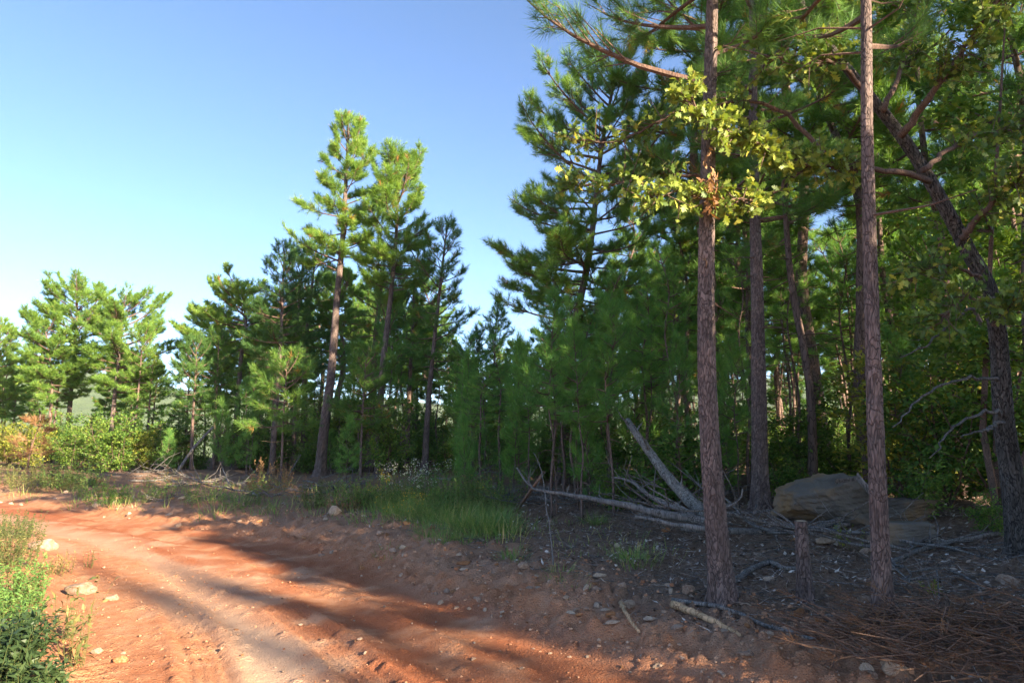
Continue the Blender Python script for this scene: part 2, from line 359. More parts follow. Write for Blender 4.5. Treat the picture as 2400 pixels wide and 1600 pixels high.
def terrain(x, y):
    x = np.asarray(x, float).ravel(); y = np.asarray(y, float).ravel()
    sR, sL, al = edges(x, y); r = np.hypot(x, y)
    onroad = (1-smooth(-.05, .35, sR))*(1-smooth(-.05, .25, sL))
    near = 1-smooth(18, 40, r)
    bankn = fbm(x*.9, y*.9, 3, 5)
    z = .17*smooth(-.15, .55, sR)+.24*smooth(.4, 2.4, sR)+.042*np.clip(sR-2, 0, 9)
    z += smooth(0, 1.2, sR)*bankn*.28*near + smooth(-.1, .3, sR)*(1-smooth(.9, 1.8, sR))*fbm(x*4.5, y*4.5, 8, 5)*.15*near
    z += smooth(1., 3, sR)*fbm(x*.25, y*.25, 5, 3)*.5
    z += .15*smooth(-.1, .35, sL)*(1-smooth(.6, 2.5, sL)) - .07*np.clip(sL-.8, 0, 40) + smooth(.1, .6, sL)*fbm(x*1.5, y*1.5, 6, 4)*.25*near
    u = sR/np.minimum(sR+sL, -.5)                            # 0 at the bank edge, 1 at the left edge
    w_ = (fbm(al*.35, u*2, 21, 3))*.14
    rut = np.exp(-((u-.30-w_)/.055)**2)+.8*np.exp(-((u-.62-w_)/.06)**2)+.55*np.exp(-((u-.14-w_*.6)/.04)**2)
    z += onroad*(-.045*rut*(.6+vnoise(al*.7, u*3, 31)*.8) + .035*fbm(x*.55, y*.55, 11, 3) + .016*fbm(x*2.5, y*2.5, 12, 3) + .012*fbm(x*9, y*9, 13, 3))
    rough = onroad*smooth(.42, .60, fbm(x*.8, y*.8, 14, 3)+.5)
    d1, d2, v = cell(x*14, y*14, 4)
    z += near*(.3+.7*rough)*onroad*.022*smooth(.45, .05, d1)*smooth(.45, .75, v)
    d1, d2, v = cell(x*5.5, y*5.5, 7)
    z += near*(onroad*.022+smooth(0, .3, sR)*.05)*smooth(.42, .05, d1)*smooth(.6, .8, v)
    d1, d2, v = cell(x*8+.6*fbm(x*5, y*5, 71, 2), y*8, 19)
    z += near*smooth(-.15, .15, sR)*(1-smooth(1.2, 2.2, sR))*.05*smooth(.0, .35, d2-d1)*smooth(.25, .9, v)
    for (a, b) in TRK:                                       # smooth tyre lanes with fine grooves
        a = np.array(a); b = np.array(b); d = (b-a)/np.linalg.norm(b-a)
        s_ = (x-a[0])*d[0]+(y-a[1])*d[1]; v_ = (x-a[0])*-d[1]+(y-a[1])*d[0]+.12*np.sin(s_*.7)
        mk = smooth(.19, .13, np.abs(v_))*smooth(-.5, .3, s_)*(1-smooth(4, 5, s_))*onroad
        z += mk*(-.022+.010*np.cos(v_*2*math.pi/.075)) + onroad*.02*np.exp(-((np.abs(v_)-.22)/.05)**2)*smooth(-.5, .3, s_)*(1-smooth(4, 5, s_))
    a = np.array((-2.3, 3.6)); d = np.array((-.52, .85)); s_ = (x-a[0])*d[0]+(y-a[1])*d[1]; v_ = -(x-a[0])*d[1]+(y-a[1])*d[0]
    mk = smooth(.42, .30, np.abs(v_))*smooth(-1.2, -.8, s_)*(1-smooth(1.6, 2.4, s_))*onroad
    z += mk*.024*np.sin(s_*2*math.pi/.13+np.abs(v_)*5+fbm(x*6, y*6, 41, 2)*3)*smooth(.3, .55, vnoise(x*5, y*5, 43)+.1)
    far = smooth(40, 60, r)
    z += -far*np.clip((r-40)*.10, 0, 30)*smooth(-30, -5, y-x*.3)
    return z, sR, sL, al, u, onroad
def H(x, y): return float(terrain([x], [y])[0][0])
cp, sp_ = math.cos(PITCH), math.sin(PITCH)
def ray(px, py):
    a = (px-1200)/F; b = (800-py)/F
    return np.array([a, cp-b*sp_, sp_+b*cp])
def at(px, py, Y):
    d = ray(px, py); return np.array([0, 0, CAM_H])+d*(Y/d[1])
def gnd(px, py):
    """where the line of sight meets the ground"""
    d = ray(px, py); Ys = np.exp(np.linspace(math.log(2.5), math.log(60), 150)); P = np.array([0, 0, CAM_H])+np.outer(Ys/d[1], d)
    below = P[:, 2] < terrain(P[:, 0], P[:, 1])[0]; k = int(np.argmax(below)) if below.any() else len(Ys)-1
    p = P[k]; return np.array([p[0], p[1], H(p[0], p[1])])

def ground():
    ang = np.concatenate([np.radians(np.arange(-44, 44, .25)), np.radians(np.linspace(46, 314, 90))])   # clockwise from +Y
    rad = [.4]
    while rad[-1] < 1600:
        r = rad[-1]; rad.append(r*(1.05 if r < 2.6 else 1.0062 if r < 20 else 1.010 if r < 45 else 1.06))
    rad = np.array(rad); na, nr = len(ang), len(rad)
    Rr, Aa = np.meshgrid(rad, ang, indexing='ij'); x = (Rr*np.sin(Aa)).ravel(); y = (Rr*np.cos(Aa)).ravel()
    z, sR, sL, al, u, onroad = terrain(x, y); r = np.hypot(x, y)
    V = np.vstack([np.stack([x, y, z], 1), [[0, 0, z[:na].mean()]]])
    i, j = np.meshgrid(np.arange(nr-1), np.arange(na), indexing='ij'); j2 = (j+1) % na
    q = np.stack([i*na+j, (i+1)*na+j, (i+1)*na+j2, i*na+j2], -1).reshape(-1, 4)
    k = np.arange(na); tri = np.stack([np.full(na, len(V)-1), k, (k+1) % na], 1)
    mb = MB(); mb.add(V, q, tri)
    n1 = fbm(x*.7, y*.7, 51, 4); n2 = fbm(x*2.2, y*2.2, 52, 4)
    road = np.maximum(1-smooth(.5, 1.6, sR+n1*2.2), 0)*(1-smooth(.3, 1.0, sL+n1))
    road = np.maximum(road, smooth(.08, .2, n1)*(1-smooth(1.5, 4, sR))*.8)
    litter = smooth(.9-.5*smooth(0, 2, x), 2.4-.7*smooth(0, 2, x), sR+n1*2.0+n2*1.5)*(.55+.45*smooth(-3, 1.5, x*.8-(y-7)*.25))
    red = onroad*np.clip(smooth(.42, .10, np.abs(u-.22-n1*.25))*smooth(-.12, .2, n2+.1)*.9+smooth(.1, .25, fbm(al*.25, u*6, 60, 3))*.6, 0, 1)
    dust = onroad*np.clip(smooth(.25, .1, np.abs(u-.52-n1*.3))*.55+smooth(.0, .25, fbm(al*.2+9, u*5, 61, 3))*.6, 0, 1)*(1-red*.7)
    dust = np.maximum(dust, smooth(.2, .6, sR)*(1-smooth(1., 1.8, sR))*(.25+n1))
    z1 = np.zeros(1); cat = lambda a: np.concatenate([np.clip(a, 0, 1), z1])
    o = mb.build('ground', M['ground'], None, True, dict(road=cat(road), litter=cat(litter), red=cat(red), dust=cat(dust), far=cat(smooth(55, 90, r))))
    tag(o, kind='structure')
ground()
def hills():
    for k, (d, hgt, seed) in enumerate(((900, 105, 3),)):
        a = np.radians(np.arange(-60, 61, .35)); m = len(a); rows = 14; V = []
        for i in range(rows):
            s = i/(rows-1); prof = math.sin(min(s, 1)*math.pi/2)
            rr = d*(.72+.5*s); hh = -35+(hgt*(.75+.9*fbm(np.degrees(a)*.06, np.full(m, seed), seed, 3))+35)*prof+fbm(np.degrees(a)*1.2, np.full(m, i*.9), seed+2, 3)*10
            V.append(np.stack([rr*np.sin(a), rr*np.cos(a), hh], 1))
        V = np.concatenate(V); i, j = np.meshgrid(np.arange(rows-1), np.arange(m-1), indexing='ij')
        mb = MB(); mb.add(V, np.stack([i*m+j, i*m+j+1, (i+1)*m+j+1, (i+1)*m+j], -1).reshape(-1, 4))
        tag(mb.build('hill', M['hill'], None, True), kind='structure')
hills()

# ------------------------------------------------------------------ trunks
def bark_trunk(name, pts, r0, r1, parent, mat, plates=True, seed=1, flare=.5, n=56, dz=.022, amp=.10):
    """trunk with raised bark plates as real relief"""
    P = spline(pts, 12); s = np.concatenate([[0], np.cumsum(np.linalg.norm(np.diff(P, axis=0), axis=1))]); Ltot = s[-1]
    m = max(8, int(Ltot/dz)); u = np.linspace(0, Ltot, m); P = np.stack([np.interp(u, s, P[:, k]) for k in range(3)], 1)
    rad = (r0+(r1-r0)*(u/Ltot)+r0*flare*(np.exp(-u/.16)*.9+np.exp(-u/.6)*.35))*(1+.07*fbm(u*1.3, u*0+seed, seed, 3))
    T = nrm(np.gradient(P, axis=0)); U = nrm(np.cross(T, [0, 1., 0])); W = np.cross(T, U)
    th = np.arange(n)*2*math.pi/n; TH, UU = np.meshgrid(th, u)
    q = TH/(2*math.pi); per = max(8, round(2*math.pi*r0/.040))
    disp = np.zeros(TH.shape); tone = np.full(TH.shape, .5)
    if plates:
        wx = q*per+1.7*fbm(q*7, UU*6, seed, 4); wy = UU/.075+3.0*fbm(q*8, UU*4, seed+3, 4)
        sx = np.where(q > .5, wx-per, wx)                    # seam turned to the back of the trunk
        d1, d2, v = cell(wx, wy, seed)
        pl = smooth(.0, .28, d2-d1); disp = amp*(pl-.6)+.05*amp*(v-.5)*8*pl
        tone = .5-.30*(1-pl)-.10*v*pl+.12*(v > .88)*pl
        lob = np.exp(-UU/.28)*.26*np.cos(TH*5+seed+1.3*np.sin(TH))
        disp = disp+lob
    Rr = rad[:, None]*(1+disp)
    a0 = 0.
    V = P[:, None]+Rr[..., None]*(np.cos(TH+a0)[..., None]*U[:, None]+np.sin(TH+a0)[..., None]*W[:, None])
    i, j = np.meshgrid(np.arange(m-1), np.arange(n), indexing='ij'); j2 = (j+1) % n
    mb = MB(); mb.add(V.reshape(-1, 3), np.stack([i*n+j, i*n+j2, (i+1)*n+j2, (i+1)*n+j], -1).reshape(-1, 4), None, tone.ravel())
    return mb.build(name, mat, parent, True)
class Path:
    def __init__(s, pts):
        s.P = spline(pts, 8); d = np.concatenate([[0], np.cumsum(np.linalg.norm(np.diff(s.P, axis=0), axis=1))]); s.L = d[-1]; s.d = d/d[-1]
    def __call__(s, t): return np.array([np.interp(t, s.d, s.P[:, k]) for k in range(3)]).T

# ------------------------------------------------------------------ pine crowns
def tufts(nd, P, D, g, k=22, tl=.18, nl=.17, nw=.012, spread=(.35, 1.15), tone=(.25, .7), brown=.02):
    """needle brushes at twig ends"""
    m = len(P)
    if not m: return
    D = nrm(D); tn = g.uniform(tone[0], tone[1], m); br = g.rand(m) < brown; tn = np.where(br, .985, tn)
    Pk = np.repeat(P, k, 0); Dk = np.repeat(D, k, 0); n = m*k
    rnd = nrm(g.randn(n, 3)); perp = nrm(rnd-Dk*(rnd*Dk).sum(1, keepdims=True))
    al = g.rand(n); ang = spread[1]+(spread[0]-spread[1])*al+g.uniform(-.2, .2, n)
    A = Dk*np.cos(ang)[:, None]+perp*np.sin(ang)[:, None]; A[:, 2] += .06
    base = Pk-Dk*((1-al)*tl)[:, None]
    t_ = np.where(np.repeat(br, k), np.repeat(tn, k), np.clip(np.repeat(tn, k)+g.uniform(-.1, .1, n), 0, .9))
    put(nd, NEEDLE, base, A, nrm(g.randn(n, 3)), nl*g.uniform(.75, 1.2, n), nw, t_, g.uniform(-.1, .25, n))
def pine_branch(br, nd, b0, az, el, L, g, r0, dens=1., k=22, nl=.17, nw=.012, curve=.45, tone=(.25, .7), brown=.02, bare=.25, droop=0.):
    m = 7; s = np.linspace(0, 1, m)
    e = el+curve*s*s-droop*np.sin(s*math.pi)*.6; a = az+np.cumsum(g.uniform(-.13, .13, m))
    d = np.stack([np.cos(e)*np.sin(a), np.cos(e)*np.cos(a), np.sin(e)], 1); P = np.vstack([b0, b0+np.cumsum(d[1:]*(L/(m-1)), 0)])
    rr = r0*(1-.8*s); sticks(br, P[:-1], P[1:], rr[:-1], rr[1:], 5, .5)
    n2 = max(4, int(L*9*dens)); u = np.sort(g.uniform(bare, 1, n2)); u[-1] = 1
    pb = np.stack([np.interp(u, s, P[:, c]) for c in range(3)], 1); db = np.stack([np.interp(u, s, d[:, c]) for c in range(3)], 1)
    side = nrm(np.cross(db, [0, 0, 1.])); sg = np.where(np.arange(n2) % 2 == 0, 1, -1)*g.uniform(.5, 1.1, n2)
    dd = nrm(db*g.uniform(.6, 1.1, (n2, 1))+side*sg[:, None]+np.array([0, 0, 1.])*g.uniform(-.1, .65, (n2, 1))); dd[-1] = db[-1]
    l2 = np.clip((.14+.42*L*(1-u)*g.uniform(.4, 1, n2)), .10, .85); l2[-1] = .12
    pe = pb+dd*l2[:, None]; rb = np.clip(r0*.35*(1-u*.5), .003, .02)
    sticks(br, pb, pe, rb, rb*.5, 3, .5)
    tP = [pe]; tD = [nrm(dd+[0, 0, .35])]
    n3 = max(1, int(round(2.2*dens)))
    for q in range(n3):
        f = g.uniform(.35, .95, n2); p3 = pb+dd*(l2*f)[:, None]
        d3 = nrm(dd+g.randn(n2, 3)*.55+[0, 0, .35]); e3 = p3+d3*g.uniform(.08, .24, n2)[:, None]
        keep = l2 > .16; tP.append(e3[keep]); tD.append(d3[keep]); sticks(br, p3[keep], e3[keep], .004, .002, 3, .5)
    tufts(nd, np.vstack(tP), np.vstack(tD), g, k, .18, nl, nw, tone=tone, brown=brown)
PROF = {
 'tall': lambda r: np.interp(r, [0, .12, .35, .7, .9, 1], [.8, 1, .82, .72, .5, .25]),
 'round': lambda r: np.interp(r, [0, .2, .5, .8, .95, 1], [.75, .95, 1, .9, .6, .35]),
 'column': lambda r: np.interp(r, [0, .1, .5, .85, 1], [.65, .95, .9, .7, .3]),
 'sap': lambda r: np.interp(r, [0, .15, .5, 1], [.75, 1, .75, .12]),
}
def pine_crown(path, r_tr, t0, nb, Rmax, prof, seed, parent, dens=1., k=22, nl=.17, nw=.012, el=(-.1, 1.0), tone=(.25, .7), brown=.02,
               bare=.25, dead=6, mat='needle', extra=(), rmul=1., lop=None, bmat='twig'):
    g = rs(seed); br = MB(); nd = MB()
    for i in range(nb):
        rel = ((i+g.rand())/nb); t = t0+(1-t0)*rel; az = i*2.399+g.uniform(-.5, .5)
        L = Rmax*float(PROF[prof](rel))*g.uniform(.62, 1.18)
        if lop: L *= 1+lop[1]*math.cos(az-lop[0])
        e = el[0]+(el[1]-el[0])*rel**1.4+g.uniform(-.15, .15)
        pine_branch(br, nd, path(t), az, e, L, g, (.012+.011*L)*rmul, dens, k, nl, nw, tone=tone, brown=brown, bare=bare, droop=g.uniform(0, .35)*(1-rel))
    tip = path(1.0); tufts(nd, np.array([tip, tip+[0, 0, .12]]), np.array([[0, 0, 1.], [.1, 0, 1]]), g, k, .2, nl, nw, tone=tone)
    for (p, az, e, L, dn) in extra: pine_branch(br, nd, np.asarray(p), az, e, L, g, .012+.012*L, dn, k, nl, nw, tone=tone, brown=brown, bare=.35)
    for i in range(dead):                                    # dead snags below the crown
        t = t0*g.uniform(.35, 1); az = g.uniform(0, 6.28); L = g.uniform(.2, .5)*Rmax; p = path(t)
        a = p+np.array([math.sin(az), math.cos(az), g.uniform(-.3, .25)])*L*.55; b = a+np.array([math.sin(az+.3), math.cos(az+.3), g.uniform(-.5, .3)])*L*.5
        sticks(br, [p, a], [a, b], [.012, .007], [.007, .003], 4, .5)
    tag(br.build('branches', M[bmat], parent), kind='stuff'); tag(nd.build('needles', M[mat], parent), kind='stuff')

def local(pts, org): return [np.asarray(p)-org for p in pts]
def front_pine(Y, pix, wpx, label, t0, nb, Rmax, prof, seed, detail=True, top_r=.25, group=None, extra_px=(), **kw):  # sunlit crowns take a raised tone, painting light into the needles
    """a pine whose trunk follows the photographed lean; pix runs from base to top at distance Y"""
    b = at(pix[0][0], pix[0][1], Y); b[2] = H(b[0], b[1])-.06
    if Y > 27: kw.update(k=22, nw=.0145, nl=.15, dens=min(1.35, kw.get('dens', 1.)))
    elif Y > 18: kw.update(k=int(kw.get('k', 22)*1.2), nw=kw.get('nw', .012)*.8, nl=kw.get('nl', .17)*.85, dens=kw.get('dens', 1.)*1.12)
    pts = [b]+[at(px, py, Y) for px, py in pix[1:]]; pts[-1][2] -= .15+.2*Rmax
    root = empty('pine_tree', tuple(b)); tag(root, label, 'pine tree', group)
    lp = local(pts, b); r0 = wpx/F*Y/2
    if detail: bark_trunk('trunk', lp, r0, r0*top_r, root, M['bark'], True, seed, n=int(detail) if detail > 1 else 40, dz=.026 if Y < 12 else .06)
    else:
        P = Path(lp); mb = MB(); q = np.linspace(0, 1, 16); tube(mb, P(q), r0*(1-(1-top_r)*q)+r0*.3*np.exp(-q*40), 9); mb.build('trunk', M['bark_far'], root, True)
    P = Path(lp)
    ex = [(P(t), az, e, L, dn) for (t, az, e, L, dn) in extra_px]
    pine_crown(P, r0, t0, nb, Rmax, prof, seed, root, extra=ex, **kw)
    return root
D2R = math.radians
# ------------------------------------------------------------------ the pines that can be told apart
# right foreground
front_pine(6.3, [(1692, 1375), (1662, 1000), (1655, 700), (1660, 350), (1668, 60), (1680, -350), (1690, -1000)], 48,
           'thick rough-barked pine standing between the stump post and the dirt bank', .57, 26, 2.1, 'round', 11, detail=56, dead=4,
           k=48, nl=.16, nw=.0042, dens=1.3, tone=(.12, .6), brown=.01,
           extra_px=[(.47, D2R(-75), .33, 2.2, .9), (.50, D2R(85), .35, 1.0, 1.2), (.49, D2R(30), .3, 1.6, 1.1), (.53, D2R(-60), .3, 1.5, 1.0)])
front_pine(10.8, [(1782, 1200), (1778, 900), (1775, 700), (1770, 520), (1765, 250), (1765, -100), (1770, -350)], 37,
           'dark straight pine behind the fallen pale log, left of the boulder', .40, 34, 2.0, 'round', 12, detail=48, dead=7,
           k=38, nl=.17, nw=.006, dens=1.2, tone=(.08, .5), extra_px=[(.47, D2R(-100), .15, 1.8, 1.1)])
front_pine(5.2, [(2068, 1448), (2062, 1250), (2052, 1000), (2040, 620), (2032, 300), (2030, 30), (2020, -350), (2010, -1100)], 40,
           'slim rough-barked pine in front of the boulder, nearest on the right', .58, 26, 2.0, 'round', 13, detail=56, dead=5,
           k=46, nl=.16, nw=.004, dens=1.2, tone=(.1, .5), extra_px=[(.50, D2R(60), .3, 1.2, 1.1), (.53, D2R(10), .3, 1.5, 1.1)])
# middle pine with the long arms reaching left over the road gap
front_pine(16.5, [(1318, 1110), (1330, 900), (1348, 760), (1382, 590), (1410, 350), (1440, 128)], 25,
           'big leaning pine with long level branches reaching left against the sky', .40, 62, 2.5, 'round', 14, detail=30, dead=6,
           k=32, nl=.17, nw=.0085, dens=1.2, tone=(.18, .66), el=(-.05, .8),
           extra_px=[(.50, D2R(-88), .12, 2.6, 1.1), (.47, D2R(-100), .02, 1.7, .9), (.38, D2R(-85), .1, 2.1, .8), (.60, D2R(-80), .2, 2.2, 1.1)])
# centre group
front_pine(22, [(748, 1150), (760, 1000), (776, 880), (790, 700), (803, 560), (812, 400), (818, 268)], 24,
           'tallest pine of the middle group, sunlit pointed crown above a bare pale trunk', .58, 44, 1.75, 'tall', 15, detail=30, dead=6,
           k=26, nl=.20, nw=.013, dens=1.25, tone=(.3, .8), brown=.012, el=(.0, 1.1), bare=.35,
           extra_px=[(.60, D2R(-95), .35, 2.2, .8), (.57, D2R(-80), .45, 1.5, .6), (.63, D2R(90), .3, 1.2, .8)])
front_pine(21.5, [(888, 1130), (889, 1000), (897, 860), (915, 700), (928, 560), (935, 365)], 19,
           'sunlit bushy-crowned pine right of the tallest one', .58, 50, 1.6, 'round', 16, detail=26, dead=5,
           k=24, nl=.20, nw=.013, dens=1.35, tone=(.35, .85), brown=.012, el=(.0, 1.1))
front_pine(21, [(994, 1125), (1003, 960), (1018, 800), (1035, 640), (1048, 505)], 15,
           'shaded pine with ragged blue-green crown at right end of the middle group', .40, 44, 1.35, 'column', 17, detail=24,
           k=22, nl=.19, nw=.013, dens=.9, tone=(.1, .55), brown=.03, el=(-.05, 1.0))
front_pine(24, [(952, 1090), (957, 960), (965, 800), (972, 660), (985, 540)], 14,
           'slender dark pine between the two right-hand pines of the middle group', .45, 34, 1.3, 'column', 18, detail=0, k=20, nw=.014, tone=(.1, .5))
front_pine(25, [(868, 1090), (872, 960), (880, 800), (890, 700), (900, 600)], 26,
           'stout shaded pine trunk half hidden behind the bushy-crowned pine', .62, 30, 1.4, 'column', 19, detail=0, k=20, nw=.014, tone=(.1, .5))
front_pine(24, [(635, 1125), (645, 980), (656, 830), (662, 700), (668, 560)], 14,
           'dark pine left of the tallest one with a slim bluish trunk', .45, 46, 1.55, 'tall', 20, detail=20, k=22, nw=.014, dens=1., tone=(.0, .4), brown=.01)
front_pine(26, [(688, 1100), (690, 960), (694, 820), (703, 700), (712, 575)], 13,
           'dark-crowned pine squeezed between the blue-trunked pine and the tallest', .45, 40, 1.5, 'column', 21, detail=0, k=22, nw=.014, tone=(.0, .4))
front_pine(28, [(712, 1100), (714, 960), (716, 820), (728, 700), (742, 560)], 17,
           'second dark trunk just left of the tallest pine, farther back', .5, 36, 1.5, 'column', 22, detail=0, k=20, nw=.015, tone=(.0, .45))
front_pine(28, [(552, 1105), (556, 960), (566, 830), (576, 760), (570, 660)], 17,
           'leafy-topped sunlit pine with a dark bare trunk left of the middle group', .66, 44, 2.0, 'round', 23, el=(-.1, .72), detail=20, k=26, nl=.2, nw=.016, dens=1.5, tone=(.45, .9), lop=(D2R(-90), .35), dead=5)
front_pine(31, [(508, 1100), (508, 960), (500, 850), (490, 760), (478, 745)], 12,
           'shorter sunlit pine whose top rises in the gap right of the far left trees', .55, 36, 1.9, 'round', 24, el=(-.1, .72), detail=0, k=26, nl=.2, nw=.017, dens=1.5, tone=(.45, .9))
# far left group, needle tones brightened to look sunlit
front_pine(34, [(158, 1080), (160, 1000), (170, 880), (178, 780), (185, 665)], 13,
           'broad round-topped sunlit pine with a forked look, biggest at far left', .45, 66, 2.5, 'round', 25, el=(-.1, .72), detail=20, k=26, nl=.21, nw=.019, dens=1.5, tone=(.4, .88), dead=4)
front_pine(33, [(112, 1070), (116, 1000), (122, 900), (112, 800), (105, 740)], 10,
           'sunlit pine leaning left under the biggest far left crown', .48, 40, 1.9, 'round', 26, el=(-.1, .72), detail=0, k=26, nl=.21, nw=.019, dens=1.4, tone=(.4, .88))
front_pine(31, [(254, 1125), (262, 1000), (274, 880), (284, 780), (292, 690)], 12,
           'sunlit pine with fan-shaped top beside the biggest far left crown', .45, 54, 2.1, 'round', 27, el=(-.1, .72), detail=20, k=26, nl=.21, nw=.018, dens=1.5, tone=(.45, .9), lop=(D2R(90), .25))
front_pine(36, [(-12, 1080), (-8, 980), (-4, 880), (2, 745)], 11,
           'sunlit pine cut by the left edge of the picture', .35, 46, 1.6, 'column', 28, detail=0, k=24, nl=.2, nw=.019, dens=1.4, tone=(.45, .9), brown=.04)
front_pine(30, [(308, 1125), (316, 1000), (326, 900), (335, 800), (345, 760)], 7,
           'thin reddish-stemmed young pine right of the fan-topped pine', .5, 26, 1.1, 'column', 29, detail=0, k=22, nl=.2, nw=.015, tone=(.4, .85))
front_pine(30.5, [(341, 1100), (347, 1000), (354, 900), (362, 820)], 7,
           'second thin young pine with open top near the sky gap', .45, 24, 1.0, 'sap', 30, detail=0, k=22, nl=.2, nw=.015, tone=(.3, .75))
front_pine(27, [(1158, 1060), (1157, 930), (1160, 800), (1168, 690)], 8,
           'small lone pine top silhouetted in the sky gap left of the leaning pine', .72, 22, .85, 'sap', 31, detail=0, k=22, nl=.2, nw=.013, tone=(.35, .8), el=(.2, 1.2))
for q, (px, Y, tp, wd, lb) in enumerate([
        (448, 25, 790, 9, 'slim grey pine trunk just right of the leaning dead pole'), (434, 28, 800, 8, 'slim shaded pine just left of the leaning dead pole'),
        (500, 26, 770, 7, 'slim pine where the dead pole comes to rest'), (660, 19, 815, 7, 'thin crooked young pine just left of the tallest trunk'),
        (845, 20, 800, 7, 'thin wavy-stemmed pine with low lit tufts left of the pale lit trunk'), (1110, 24, 760, 7, 'thin young pine below the sky gap')]):
    front_pine(Y, [(px, 1110), (px+4, 980), (px+10, (tp+980)/2), (px+14, tp)], wd, lb, .42, 24, 1.15, 'column', 60+q, detail=0, k=22, nl=.19, nw=.013, tone=(.1, .6))

# ------------------------------------------------------------------ shared pines and saplings for the wood behind
def proto_pine(seed, h, r0, t0, nb, Rmax, prof, name='pine_tree', **kw):
    g = rs(seed); root = empty(name); n = 6
    wg = .1*h/12
    pts = [np.array([g.uniform(-wg, wg)*i, g.uniform(-wg, wg)*i, h*i/n-(.1 if i == 0 else 0)])*np.array([min(1, i), min(1, i), 1]) for i in range(n+1)]
    P = Path(pts); mb = MB(); q = np.linspace(0, 1, 18); tube(mb, P(q), r0*(1-.8*q)+r0*.25*np.exp(-q*35), 9, wob=.1, seed=seed); mb.build('trunk', M['bark_far'], root, True)
    pine_crown(P, r0, t0, nb, Rmax, prof, seed, root, **kw); return root
mature = [proto_pine(101, 11.5, .14, .46, 54, 1.8, 'round', k=26, nl=.17, nw=.012, dens=1.2, tone=(.15, .65), dead=14),
          proto_pine(102, 12.5, .16, .50, 54, 1.9, 'round', k=26, nl=.17, nw=.012, dens=1.2, tone=(.15, .7), dead=14),
          proto_pine(103, 10.5, .10, .44, 46, 1.5, 'column', k=26, nl=.17, nw=.012, dens=1.2, tone=(.2, .7), dead=14),
          proto_pine(104, 9.5, .075, .40, 44, 1.3, 'column', k=26, nl=.17, nw=.012, dens=1.2, tone=(.15, .7), dead=14)]
sapl = [proto_pine(111, 4.6, .030, .38, 26, .85, 'sap', name='young_pine', k=26, nl=.21, nw=.0085, tone=(.1, .75), mat='needle_young', dead=6, el=(.15, 1.1), brown=0, dens=.85),
        proto_pine(112, 3.6, .024, .25, 26, .75, 'sap', name='young_pine', k=26, nl=.21, nw=.0085, tone=(.1, .8), mat='needle_young', dead=3, el=(.15, 1.1), brown=0, dens=.9),
        proto_pine(113, 5.6, .034, .48, 26, .90, 'sap', name='young_pine', k=26, nl=.20, nw=.009, tone=(.05, .65), mat='needle_young', dead=12, el=(.05, 1.0), brown=0, dens=.85),
        proto_pine(114, 2.4, .02, .10, 24, .60, 'sap', name='young_pine', k=24, nl=.20, nw=.0085, tone=(.2, .85), mat='needle_young', dead=0, el=(.2, 1.1), brown=0, dens=1.0),
        proto_pine(115, 7.0, .050, .50, 24, .85, 'column', name='young_pine', k=24, nl=.17, nw=.0095, tone=(.1, .85), mat='needle_young', dead=18, el=(.0, .9), brown=0, dens=.85)]
class Place:
    """first use moves the prototype itself, later uses copy it"""
    def __init__(s, protos): s.p = protos; s.used = set()
    def __call__(s, i, x, y, rz, sc_, label, cat, group, tilt=(0, 0), dz=0.):
        o = s.p[i]; loc = (x, y, H(x, y)+dz); sv = sc_ if hasattr(sc_, '__len__') else (sc_,)*3
        if i in s.used: return copy_tree(o, loc, rz, sv, tilt, label, group)
        s.used.add(i); o.location = loc; o.rotation_euler = (tilt[0], tilt[1], rz); o.scale = sv; tag(o, label, cat, group); return o
pm = Place(mature); ps = Place(sapl)
g = rs(77); taken = [(1.9, 6.3), (2.8, 5.2), (5.7, 7.6), (3.9, 10.8), (4.3, 8.9)]
def free(x, y, d): return all((x-a)**2+(y-b)**2 > d*d for a, b in taken)
# wood behind, right side
n = 0; tries = 0
while n < 84 and tries < 6000:
    tries += 1
    y = 12+46*g.rand()**1.15; x = g.uniform(-.02, .95)*y+g.uniform(-1, 3); px = 1200+F*x/y
    sR = edges([x], [y])[0][0]
    if px < 1180 or px > 2650 or sR < 6 or not free(x, y, 1.25): continue
    if 1180 < px < 1300 and y < 40: continue
    hgt = g.uniform(.8, 1.12)
    if px < 1420: hgt *= .62
    taken.append((x, y)); n += 1; i = int(g.choice([0, 1, 2, 3, 3, 2]))
    pm(i, x, y, g.uniform(0, 6.28), hgt, 'tall thin pine crowded deep in the shaded wood on the right', 'pine tree', 'pines deep in the right-hand wood', (g.uniform(-.04, .04), g.uniform(-.04, .04)))
for q, (px, y, lb) in enumerate([(1890, 12.8, 'tall pine whose crown fills the sky behind the boulder'), (2235, 11.6, 'tall pine whose crown closes the sky left of the oak'), (2425, 10.2, 'tall pine closing the sky at the upper right corner'), (2110, 14.5, 'tall pine far behind the slim pine')]):
    x = (px-1200)/F*y; taken.append((x, y)); pm(3, x, y, q*2., (1.15, 1.15, 1.3), lb, 'pine tree', None)
